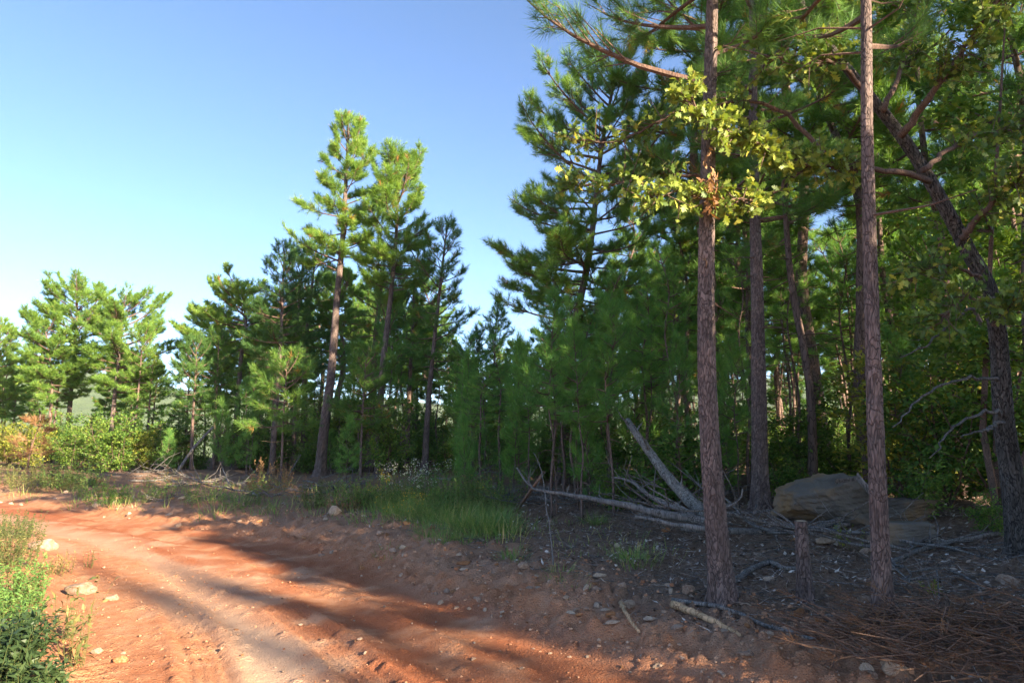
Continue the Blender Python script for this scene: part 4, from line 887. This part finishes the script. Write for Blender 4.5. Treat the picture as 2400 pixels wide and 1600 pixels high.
def bankrock(n, lo, hi, smin, smax, label, group, pxr):
    k = 0; tr = 0
    while k < n and tr < n*40:
        tr += 1; i = g.randint(5, len(R_EDGE)*1)-1; i = min(i, len(R_EDGE)-2); e = R_EDGE[i]+(R_EDGE[i+1]-R_EDGE[i])*g.rand(); d = R_EDGE[i+1]-R_EDGE[i]; nv = np.array([d[1], -d[0]])/np.linalg.norm(d)
        p = e+nv*g.uniform(lo, hi)
        if p[1] < 3.6 or p[1] > 24 or abs(p[0]/p[1]) > .85: continue
        s = g.uniform(smin, smax)*g.uniform(.6, 1)*(1+p[1]*.03); o = link('rock', RK[g.randint(0, 10)]); o.location = (p[0], p[1], H(p[0], p[1])+s*.12); o.scale = (s, s*g.uniform(.6, 1), s*g.uniform(.6, 1.1)); o.rotation_euler = (g.uniform(-.4, .4), g.uniform(-.4, .4), g.uniform(0, 6.28))
        tag(o, label, 'rock', group); k += 1
bankrock(190, -.1, 1.5, .028, .07, 'small sandstone fragment strewn along the dirt bank of the road', 'stones along the bank', None)
bankrock(28, 1.2, 4.5, .04, .10, 'sandstone fragment half sunk in the ground above the bank', 'stones above the bank', None)
for k in range(60):
    px = g.uniform(220, 1500); py = g.uniform(1330, 1595); p = gnd(px, py)
    if terrain([p[0]], [p[1]])[5][0] < .9: continue
    s = g.uniform(.012, .028); o = link('rock', RK[g.randint(0, 10)]); o.location = (p[0], p[1], p[2]+s*.2); o.scale = (s, s*.8, s*.8); o.rotation_euler = (0, 0, g.uniform(0, 6)); tag(o, 'small loose stone lying on the sunlit road', 'rock', 'loose stones on the road')
# pebbles and clods nobody could count
def pebbles():
    mb = MB(); base = []
    for s in range(6):
        bm = bmesh.new(); bmesh.ops.create_icosphere(bm, subdivisions=1, radius=1) if s % 2 else bmesh.ops.create_cube(bm, size=1.5); bmesh.ops.triangulate(bm, faces=bm.faces[:]); bm.verts.ensure_lookup_table(); gg = rs(s); V = np.array([v.co[:] for v in bm.verts]); V *= gg.uniform(.6, 1.15, (len(V), 1)); Fa = np.array([[v.index for v in f.verts] for f in bm.faces]); bm.free(); base.append((V, Fa))
    n = 24000; a = g.uniform(-.80, .72, n); r = np.exp(g.uniform(math.log(3.2), math.log(15), n)); x = r*np.sin(a); y = r*np.cos(a); z, sR, sL, al, u, onr = terrain(x, y)
    dens = np.where(onr > .5, .18+.5*smooth(.45, .62, fbm(x*.8, y*.8, 14, 3)+.5), 0)+np.where((sR > -.1) & (sR < 1.6), 1., 0)+np.where((sL > -.2) & (sL < .5), .6, 0)
    ok = g.rand(n) < dens; x, y, z, sR = x[ok], y[ok], z[ok], sR[ok]; m = len(x); s = .0035+.011*g.rand(m)**3+np.where(sR > 0, .016*g.rand(m)**2.5, 0); s *= .8+.03*np.hypot(x, y)
    tone = np.clip(np.where(sR > 0, g.uniform(.3, 1, m), g.beta(2, 2.2, m)), 0, 1)
    for k in range(6):
        i = np.arange(m)[k::6]; V, Fa = base[k]; c = np.cos(i*1.7)[:, None]; sn = np.sin(i*1.7)[:, None]; X = V[None, :, 0]*c-V[None, :, 1]*sn; Y = V[None, :, 0]*sn+V[None, :, 1]*c
        P = np.stack([x[i, None]+s[i, None]*X, y[i, None]+s[i, None]*Y*.85, z[i, None]+s[i, None]*(V[None, :, 2]*.7+.25)], -1); mb.add(P.reshape(-1, 3), None, (np.arange(len(i))*len(V))[:, None, None]+Fa[None], np.repeat(tone[i], len(V)))
    tag(mb.build('pebbles', M['pebble']), 'reddish pebbles and dirt clods scattered over the road and bank', 'gravel', kind='stuff')
pebbles()
# boulders
def boulder(px, py, wpx, hz, seed, label, planes, tilt=(0, 0), rz=0., dy=.7, sink=.15):
    p = gnd(px, py); s = wpx/F*p[1]/2; g = rs(seed); bm = bmesh.new(); bmesh.ops.create_icosphere(bm, subdivisions=5, radius=1)
    V = np.array([v.co[:] for v in bm.verts]); Fa = np.array([[v.index for v in f.verts] for f in bm.faces]); bm.free()
    N = nrm(np.array([q[:3] for q in planes], float)); d = np.array([q[3] for q in planes]); dots = V@N.T
    r = np.min(np.where(dots > .03, d/np.maximum(dots, .03), 9), 1); P = V*r[:, None]
    ly = P@np.array([-.35, .1, .93])*5.5; st = np.floor(ly)+smooth(.0, .25, ly-np.floor(ly)); P += V*(.045*(st-ly))[:, None]
    P += V*(.20*fbm(P[:, 0]*2.6+P[:, 2]*2, P[:, 1]*3-P[:, 2]*2.5, seed, 6)+.14*fbm(P[:, 0]*1.5, P[:, 2]*8, seed+4, 4))[:, None]
    mb = MB(); mb.add(P*np.array([s, s*dy, s*hz]), None, Fa); o = mb.build('boulder', M['boulder'], None, False); o.location = (p[0], p[1]+s*dy*.8, p[2]+s*hz*(1-sink)); o.rotation_euler = (tilt[0], tilt[1], rz); tag(o, label, 'boulder'); return o
boulder(1978, 1246, 190, .70, 1, 'large lichened sandstone boulder with slanting top behind the slim pine', [(-.55, -.2, .8, .62), (0, 0, 1, .95), (-1, -.2, .1, .95), (.2, -1, .1, .75), (-.6, -.9, -.35, .75), (1, -.1, .3, .9), (.6, -.8, .2, .85), (0, 1, 0, .9), (0, 0, -1, .9), (-.3, -.5, -.9, .7), (.4, .2, .9, .95)], (0, .12))
boulder(2155, 1236, 135, .55, 2, 'blocky grey boulder slab right of the slim pine', [(0, 0, 1, .62), (-1, 0, .1, .9), (0, -1, .05, .7), (1, -.2, -.1, .85), (.7, -.8, -.3, .8), (0, 1, 0, .9), (0, 0, -1, .8), (-.6, -.8, .1, .85)], (0, .03), .1, .7, .0)
boulder(2150, 1280, 140, .46, 3, 'lower grey boulder under the blocky slab', [(-.2, 0, 1, .7), (-1, 0, .3, .9), (0, -1, .2, .7), (1, -.2, .2, .85), (.6, -.8, .1, .75), (0, 1, 0, .9), (0, 0, -1, .8)], (0, .05), -.1, .6, .3)
# split plank-like slabs of grey wood resting on the boulder
def slab(pts, w_, label):
    a, b = [np.asarray(p) for p in pts]; root = a; d = nrm(b-a); s = nrm(np.cross(d, [0, 0, 1.])); n_ = np.cross(s, d); mb = MB(); g = rs(4); m = 8; V = []
    for k in range(m):
        c = (b-a)*k/(m-1); ww = w_*(1-.25*k/m)*(1+.15*g.randn()*.5)
        for (q, t) in ((-1, -.2), (1, -.2), (1, .2), (-1, .2)): V.append(c+s*q*ww/2*.5+n_*(q*ww*.5+t*ww*.5))
    Q = [(k*4+j, k*4+(j+1) % 4, (k+1)*4+(j+1) % 4, (k+1)*4+j) for k in range(m-1) for j in range(4)]+[(3, 2, 1, 0), (m*4-4, m*4-3, m*4-2, m*4-1)]
    mb.add(V, Q); o = mb.build('wood_slab', M['grey_wood']); o.location = tuple(a); tag(o, label, 'wood')
slab((at(2008, 1115, 8.0), at(2066, 1182, 7.7)), .10, 'grey split wood slab slanting down the boulder'); slab((at(1958, 1128, 8.2), at(2010, 1122, 8.2)), .05, 'short grey wood splinter lying across the boulder top')

# ------------------------------------------------------------------ grass, weeds and litter
def blades(mb, c, n, rad, h, wd, g, tone=(.1, .8), lean=.5):
    if n == 0: return
    a = g.uniform(0, 6.28, n); q = rad*np.sqrt(g.rand(n)); x = c[0]+q*np.cos(a); y = c[1]+q*np.sin(a); z = terrain(x, y)[0]-.01
    A = nrm(np.stack([np.cos(a)*lean*g.rand(n)+g.randn(n)*.15, np.sin(a)*lean*g.rand(n)+g.randn(n)*.15, np.ones(n)], 1)); N = np.stack([np.cos(a), np.sin(a), np.zeros(n)], 1)
    put(mb, BLADE, np.stack([x, y, z], 1), A, -N, h*g.uniform(.45, 1.15, n), wd, g.uniform(*tone, n), g.uniform(.0, .7, n))
def grass():
    mb = MB(); g = rs(41)
    for k in range(230):                                      # the green mound
        px = g.uniform(880, 1190); py = g.uniform(1165, 1268)
        if py > 1195+(px-860)*.26: continue
        c = gnd(px, py); blades(mb, c, 60, .28, g.uniform(.14, .46), .006, g, (.0, .85), .8)
    for px, py, n, h in [(1040, 1268, 160, .2), (1090, 1275, 130, .2), (1000, 1262, 120, .22), (1150, 1250, 120, .25), (1200, 1315, 130, .15), (1210, 1320, 60, .12), (1395, 1235, 160, .25), (1315, 1355, 60, .16), (1475, 1325, 120, .2), (1500, 1330, 80, .2), (1350, 1380, 30, .12), (905, 1302, 30, .12)]:
        blades(mb, gnd(px, py), n, .22, h, .006, g, (.05, .8), .8)
    for k in range(430):                                      # thin cover on the upper bank
        px = g.uniform(40, 2300); py = np.interp(px, [0, 300, 600, 900, 1200, 1600, 2300], [1130, 1160, 1175, 1190, 1240, 1300, 1360])+g.uniform(-35, 40); c = gnd(px, py)
        if c[1] > 35: continue
        right = px > 1250; blades(mb, c, (0 if px > 1560 else 5) if right else int(g.choice([3, 8, 24])), .25+.01*c[1], g.uniform(.08, .2) if right else g.uniform(.10, .42), .006+.0003*c[1], g, (.1, 1.) if not right else (.3, 1.), .7)
    tag(mb.build('grass', M['grass']), 'green and dry grass growing on the bank above the road', 'grass', kind='stuff')
grass()
def litter():
    g = rs(43); mb = MB(); n = 64000; a = g.uniform(-.35, .72, n); r = np.exp(g.uniform(math.log(3.2), math.log(16), n)); x = r*np.sin(a); y = r*np.cos(a); z, sR, sL, al, u, onr = terrain(x, y)
    ok = g.rand(n) < smooth(.7, 2.2, sR+fbm(x*.7, y*.7, 51, 4)*2)*(.35+.65*smooth(-3, 1, x)); x, y, z = x[ok], y[ok], z[ok]; m = len(x); P = np.stack([x, y, z+.004], 1); h = m//3
    a = g.uniform(0, 6.28, m); A = np.stack([np.cos(a), np.sin(a), g.uniform(-.1, .35, m)], 1); N = nrm(g.randn(m, 3)*.35+[0, 0, 1]); sz = (.55+.05*np.hypot(x, y))
    put(mb, LEAF, P[:h], A[:h], N[:h], g.uniform(.035, .085, h)*sz[:h], g.uniform(.02, .045, h)*sz[:h], g.beta(.9, .9, h), g.uniform(-.6, .6, h))  # palest leaf tones stand in for sky reflections on the litter
    put(mb, NEEDLE, P[h:]+[0, 0, .004], A[h:], N[h:], g.uniform(.08, .22, m-h), .007*sz[h:], g.beta(2, 1.5, m-h), 0.)
    tag(mb.build('leaf_litter', M['litter']), 'brown fallen leaves and pine needles covering the forest floor', 'litter', kind='stuff')
    tw = MB(); n = 3000; a = g.uniform(-.5, .75, n); r = np.exp(g.uniform(math.log(3.6), math.log(22), n)); x = r*np.sin(a); y = r*np.cos(a); z, sR, *_ = terrain(x, y); ok = sR > 1.2; x, y, z = x[ok], y[ok], z[ok]; m = len(x)
    a = g.uniform(0, 6.28, m); l = g.uniform(.12, .5, m); P0 = np.stack([x, y, z+.012], 1); P1 = P0+np.stack([np.cos(a)*l, np.sin(a)*l, g.uniform(0, .06, m)], 1); P1[:, 2] = np.maximum(P1[:, 2], terrain(P1[:, 0], P1[:, 1])[0]+.01)
    rt = g.uniform(.002, .0055, m); sticks(tw, P0, P1, rt, rt*.6, 4, g.uniform(.2, .6, m)); tag(tw.build('twigs', M['grey_wood']), 'small grey twigs strewn on the forest floor', 'twigs', kind='stuff')
litter()
# dead branches at the wood edge
def proto_branch(seed):
    g = rs(seed); root = empty('fallen_branch'); mb = MB(); m = 9; P = np.cumsum(np.vstack([[0, 0, .03], np.stack([np.full(m-1, .2), g.randn(m-1)*.05, g.randn(m-1)*.03], 1)]), 0); P[:, 2] = np.abs(P[:, 2])
    tube(mb, P, np.linspace(.022, .006, m), 6); mb.build('stem', M['grey_wood'], root, True); b = MB()
    for k in range(9):
        i = g.randint(2, m); d = nrm(np.array([.8, g.choice([-1, 1])*g.uniform(.3, 1.2), g.uniform(0, .7)])); e = P[i]+d*g.uniform(.2, .55); f = e+nrm(d+g.randn(3)*.4)*g.uniform(.1, .3); sticks(b, [P[i], e], [e, f], [.008, .005], [.005, .002], 4)
    tag(b.build('side_branches', M['grey_wood'], root), kind='stuff'); return root
pb = Place([proto_branch(400+i) for i in range(4)]); g = rs(47)
for q in range(64):
    px = g.uniform(230, 2150); py = np.interp(px, [230, 700, 1000, 1300, 1700, 2150], [1118, 1135, 1130, 1160, 1205, 1300])+g.uniform(-25, 40); p = gnd(px, py)
    if p[1] > 34: continue
    pb(q % 4, p[0], p[1], g.uniform(0, 6.28), g.uniform(.6, 1.5), 'dead grey branch lying in the debris along the wood edge', 'branch', 'dead branches along the wood edge', (g.uniform(-.2, .2), g.uniform(-.25, .1)), .02)
# brush pile bottom right
def brush_pile():
    p = gnd(2330, 1540); root = empty('brush_pile', tuple(p)); tag(root, 'tangled pile of brown dead pine twigs at lower right corner', 'brush pile'); g = rs(48); br = MB(); nd = MB()
    n = 800; a = g.uniform(0, 6.28, n); q = np.sqrt(g.rand(n)); c = np.stack([q*np.cos(a)*1.15, q*np.sin(a)*.65, .02+.32*(1-q**2)*g.rand(n)], 1); a2 = g.uniform(0, 6.28, n); l = g.uniform(.12, .5, n); d = np.stack([np.cos(a2), np.sin(a2), g.uniform(-.25, .4, n)], 1); e = c+d*l[:, None]; e[:, 2] = np.maximum(e[:, 2], .01)
    sticks(br, c, e, .006, .002, 4, g.uniform(.3, .5, n)); tufts(nd, e[::5], nrm(d[::5]+[0, 0, -.2]), g, 16, .16, .13, .003, tone=(.0, .45), brown=0)
    tag(br.build('twigs', M['rust_bark'], root), kind='stuff'); tag(nd.build('dead_needles', M['dry'], root), kind='stuff')
brush_pile()
# weeds
def weed(px, py, h, n, rad, label, mat='weed', flower=None, nfl=0, leafn=14, lsz=.05, tone=(.1, .8), name='weed_clump', lean=.35, off=None):
    p = gnd(px, py) if off is None else np.array([off[0], off[1], H(*off)]); root = empty(name, (p[0], p[1], p[2]-.02)); tag(root, label, 'weeds'); g = rs(int(px*7+py)); st = MB(); lf = MB(); fl = MB()
    a = g.uniform(0, 6.28, n); q = rad*np.sqrt(g.rand(n)); b = np.stack([q*np.cos(a), q*np.sin(a), np.zeros(n)], 1); d = nrm(np.stack([np.cos(a)*lean*g.rand(n), np.sin(a)*lean*g.rand(n), np.ones(n)], 1)); hh = h*g.uniform(.5, 1.1, n); m1 = b+d*hh[:, None]*.5; d2 = nrm(d+g.randn(n, 3)*.15); m2 = m1+d2*hh[:, None]*.5
    sticks(st, b, m1, .003, .0022, 3, .5); sticks(st, m1, m2, .0022, .001, 3, .5)
    k = leafn; t = g.uniform(.12, 1, n*k)[:, None]; B = np.repeat(b, k, 0); M1 = np.repeat(m1, k, 0); M2 = np.repeat(m2, k, 0); P = np.where(t < .5, B+(M1-B)*t*2, M1+(M2-M1)*(t*2-1)); A = nrm(g.randn(n*k, 3)*[1, 1, .5]+[0, 0, .6])
    put(lf, LEAF, P, A, nrm(g.randn(n*k, 3)*.5+[0, 0, 1]), lsz*g.uniform(.5, 1.2, n*k), lsz*.28, g.uniform(*tone, n*k), .3)
    tag(st.build('stems', M['weed'], root), kind='stuff'); tag(lf.build('leaves', M[mat], root), kind='stuff')
    if flower:
        t = g.randint(0, n, nfl); P = m2[t]+g.randn(nfl, 3)*[.05, .05, .035]; put(fl, LEAF, P, g.randn(nfl, 3), g.randn(nfl, 3)+[0, 0, 1], .024, .018, g.rand(nfl), 0.); tag(fl.build('flowers', M[flower], root), kind='stuff')
    return root
weed(955, 1188, .85, 46, .5, 'white-flowered bushy weeds at the wood edge above the grassy mound', 'leaf', 'white_flower', 420, 22, .06)
weed(1005, 1180, .8, 30, .4, 'second white-flowered weed clump right of the larger one', 'leaf', 'white_flower', 220, 22, .06)
weed(895, 1196, .7, 18, .22, 'weed clump with yellow blooms left of the white-flowered weeds', 'grass', 'yellow_flower', 160, 20, .06)
weed(935, 1232, .5, 22, .3, 'low weeds with yellowish tips on the grassy mound', 'grass', 'yellow_flower', 90, 18, .05)
weed(1125, 1190, .9, 40, .5, 'tall green weeds on the right part of the grassy mound', 'leaf', None, 0, 24, .07)
weed(1060, 1200, .75, 40, .5, 'fresh green weeds in the centre of the grassy mound', 'leaf', None, 0, 24, .06)
weed(1190, 1180, .8, 24, .4, 'green weeds where the mound meets the level grey trunk', 'leaf', None, 0, 24, .06)
weed(735, 1195, .55, 50, .22, 'round grey-green feathery shrublet standing on the bank edge', 'weed', None, 0, 26, .05, (.0, .5))
weed(640, 1150, .8, 44, .45, 'dry tan bush catching light at the wood edge', 'dry', None, 0, 30, .07, (.4, 1))
weed(600, 1160, .5, 20, .25, 'small dry bush left of the larger dry tan one', 'dry', None, 0, 24, .06, (.4, 1))
weed(165, 1150, .9, 70, .9, 'feathery green bush on the far bank at left', 'grass', None, 0, 30, .08, (.1, .7)); weed(95, 1150, .8, 60, .8, 'sunlit feathery bush at the far left bank end', 'weed', None, 0, 30, .08, (.3, .8))
weed(30, 1140, .8, 70, 1.1, 'pale sunlit grass bush beside the far left road', 'weed', None, 0, 30, .09, (.4, .85)); weed(250, 1182, .5, 50, .45, 'low dark green bush on the far bank', 'leaf', None, 0, 26, .07)
weed(340, 1180, .4, 30, .4, 'low grey-green weeds on the far bank above the red cut', 'grass', None, 0, 20, .06); weed(470, 1185, .4, 30, .45, 'low weeds in the middle of the far bank', 'grass', None, 0, 20, .06); weed(560, 1195, .45, 30, .4, 'weed tuft near the dry bushes on the far bank', 'grass', None, 0, 20, .06)
weed(1665, 1215, .5, 8, .2, 'sparse weeds beside the flat pale log', 'leaf', None, 0, 12, .05); weed(1990, 1290, .35, 10, .2, 'sprig of yellow-green leaves at the boulder foot', 'leaf_yellow', None, 0, 14, .045); weed(2182, 1395, .14, 8, .06, 'little bright green seedling on the litter', 'leaf_yellow', None, 0, 10, .05)
gw = rs(91)
for q in range(15):
    px = gw.uniform(885, 1185); py = gw.uniform(1172, 1200+(px-860)*.2)
    o = weed(px, py, gw.uniform(.35, .75), int(gw.uniform(12, 26)), gw.uniform(.15, .32), 'green weed clump', ['leaf', 'grass', 'weed'][q % 3], 'yellow_flower' if q % 5 == 0 else None, 30, 22, gw.uniform(.04, .075), (.1, .8)); o['group'] = 'weed clumps on the grassy mound'
for q in range(22):
    px = gw.uniform(130, 860); py = np.interp(px, [130, 400, 860], [1150, 1172, 1196])+gw.uniform(-18, 14)
    o = weed(px, py, gw.uniform(.3, .7), int(gw.uniform(10, 26)), gw.uniform(.15, .4), 'low weed clump', ['grass', 'weed', 'leaf', 'dry'][q % 4], None, 0, 18, gw.uniform(.045, .08), (.1, .8)); o['group'] = 'weed clumps along the far bank'
# left roadside
weed(20, 1262, .5, 80, .42, 'sunlit feathery weeds at the left roadside, farthest of the row', 'weed', None, 0, 34, .05, (.1, .7))
weed(-15, 1345, .6, 110, .42, 'large sunlit bush of fine weeds on the left road edge', 'weed', None, 0, 34, .05, (.05, .7))
weed(20, 1420, .42, 90, .27, 'dark green lower part of the roadside bush row', 'grass', None, 0, 30, .05, (.0, .6)); weed(0, 1480, .42, 80, .26, 'shaded grassy weeds above the broad-leaved plants at left', 'grass', None, 0, 30, .05, (.0, .6))
weed(10, 1570, .34, 60, .22, 'broad-leaved green plants in the lower left corner', 'leaf_shaded', None, 0, 22, .085, (.0, .35)); weed(-60, 1600, .42, 60, .25, 'broad-leaved plants cut by the lower left corner', 'leaf_shaded', None, 0, 22, .085, (.0, .35)); weed(70, 1640, .24, 40, .16, 'low broad leaves at the bottom edge beside the weed stalks', 'leaf_shaded', None, 0, 20, .08, (.0, .6))
weed(165, 1570, .62, 12, .10, 'thin reddish upright weed stalks in front of the dusty boulder', 'weed', None, 0, 8, .10, (.4, 1), 'weed_stalks', .25); weed(150, 1500, .5, 8, .10, 'thin green upright stalks left of the dusty boulder', 'weed', None, 0, 8, .09, (.2, .8), 'weed_stalks', .25)
weed(208, 1335, .26, 8, .05, 'small weed with a red flower tip beside the road', 'weed', 'red_flower', 14, 12, .035, (.2, .8)); weed(120, 1345, .28, 40, .25, 'dry reddish fringe weeds at the left road edge', 'weed', None, 0, 16, .045, (.6, 1))
# the little rust-red dead tree at far left
def dead_tree():
    p = gnd(60, 1118); root = empty('dead_tree', tuple(p)); tag(root, 'small rust-coloured dead pine in front of the far left shrubs', 'dead tree'); g = rs(66); P = Path([np.zeros(3), np.array([.1, 0, 1]), np.array([.35, 0, 2.0])]); mb = MB(); tube(mb, P(np.linspace(0, 1, 8)), np.linspace(.04, .012, 8), 6); mb.build('trunk', M['rust_bark'], root)
    br = MB(); nd = MB()
    for i in range(13): pine_branch(br, nd, P(g.uniform(.3, 1)), g.uniform(0, 6.28), g.uniform(-.5, .4), g.uniform(.35, .7), g, .014, .7, 16, .17, .014, tone=(.3, 1), bare=.4)
    tag(br.build('branches', M['rust_bark'], root), kind='stuff'); tag(nd.build('dead_needles', M['dry'], root), kind='stuff')
dead_tree()

# ------------------------------------------------------------------ the air
def haze():
    a = 1700; V = [(x, y, z) for z in (-90, 140) for x, y in ((-a, -a), (a, -a), (a, a), (-a, a))]
    mb = MB(); mb.add(V, [(0, 3, 2, 1), (4, 5, 6, 7), (0, 1, 5, 4), (1, 2, 6, 5), (2, 3, 7, 6), (3, 0, 4, 7)])
    m = bpy.data.materials.new('haze'); m.use_nodes = True; t = m.node_tree; t.nodes.remove(t.nodes['Principled BSDF'])
    v = t.nodes.new('ShaderNodeVolumePrincipled'); v.inputs['Color'].default_value = (.86, .93, 1, 1); v.inputs['Density'].default_value = HAZE
    t.links.new(v.outputs[0], t.nodes['Material Output'].inputs['Volume'])
    tag(mb.build('haze', m), 'thin pale haze over the whole valley', 'haze', kind='stuff')
HAZE = .00012
haze()

# ------------------------------------------------------------------ tell the repeats apart by where they stand
ORD = 'first second third fourth fifth sixth seventh eighth ninth tenth eleventh twelfth thirteenth fourteenth fifteenth sixteenth seventeenth eighteenth nineteenth twentieth'.split()
def ordw(i):
    if i < 20: return ORD[i]
    t, u = divmod(i+1, 10); T = ['', '', 'twenty', 'thirty', 'forty', 'fifty', 'sixty'][t]
    return T+'-'+ORD[u-1] if u else T[:-1]+'ieth'
def relabel(group, noun, spans):
    L = [o for o in C.objects if o.parent is None and o.get('group') == group]
    L.sort(key=lambda o: o.location.x/o.location.y); n = {}
    for o in L:
        px = 1200+F*o.location.x/o.location.y; ph = [t for lim, t in spans if px < lim][0]
        i = n.get(ph, 0); n[ph] = i+1; o['label'] = ordw(i)+' '+noun+' from the left '+ph
WOOD = [(1440, 'behind the big leaning pine'), (1650, 'behind the tangle of dead poles'), (1780, 'between thick and dark straight pines'), (1950, 'behind the left half of the boulder'), (2060, 'just left of the slim pine'), (2200, 'just right of the slim pine'), (2330, 'left of the oak trunk'), (9999, 'behind the oak at right edge')]
MID = [(250, 'at the far left bank'), (420, 'below the far left sky gap'), (640, 'left of the blue-trunked dark pine'), (750, 'left of the tallest pine'), (890, 'between the two pale lit trunks'), (1000, 'behind the bushy-crowned pine'), (1130, 'left of the small lone pine'), (1300, 'left of the big leaning pine'), (1440, 'in front of the big leaning pine'), (1680, 'left of the thick pine'), (2060, 'between thick and slim pines'), (9999, 'right of the slim pine')]
LEFT = [(60, 'at the left edge of the picture'), (160, 'left of the biggest far left pine'), (260, 'right of the biggest far left pine'), (9999, 'right of the fan-topped far left pine')]
relabel('pines deep in the right-hand wood', 'thin wood pine', WOOD)
relabel('young pines in the thicket', 'young thicket pine', MID)
relabel('shrubs in the undergrowth', 'undergrowth shrub', MID)
relabel('pines in the back row behind the middle group', 'back-row pine', MID)
relabel('pines behind the far left row', 'smaller sunlit pine', LEFT)
relabel('dead branches along the wood edge', 'dead grey branch', MID)
relabel('sunlit shrubs under the far left pines', 'sunlit shrub', LEFT)
relabel('shrubs far back in the right-hand wood', 'dim far-back shrub', WOOD)
relabel('dead poles in the tangle', 'thin dead pole', WOOD)
relabel('slender pole pines before the wood', 'slender pole pine', MID)
relabel('shrubs closing the view behind the middle group', 'back-row shrub', MID)
relabel('weed clumps on the grassy mound', 'weed clump on the mound', MID)
relabel('weed clumps along the far bank', 'low bank weed clump', MID)
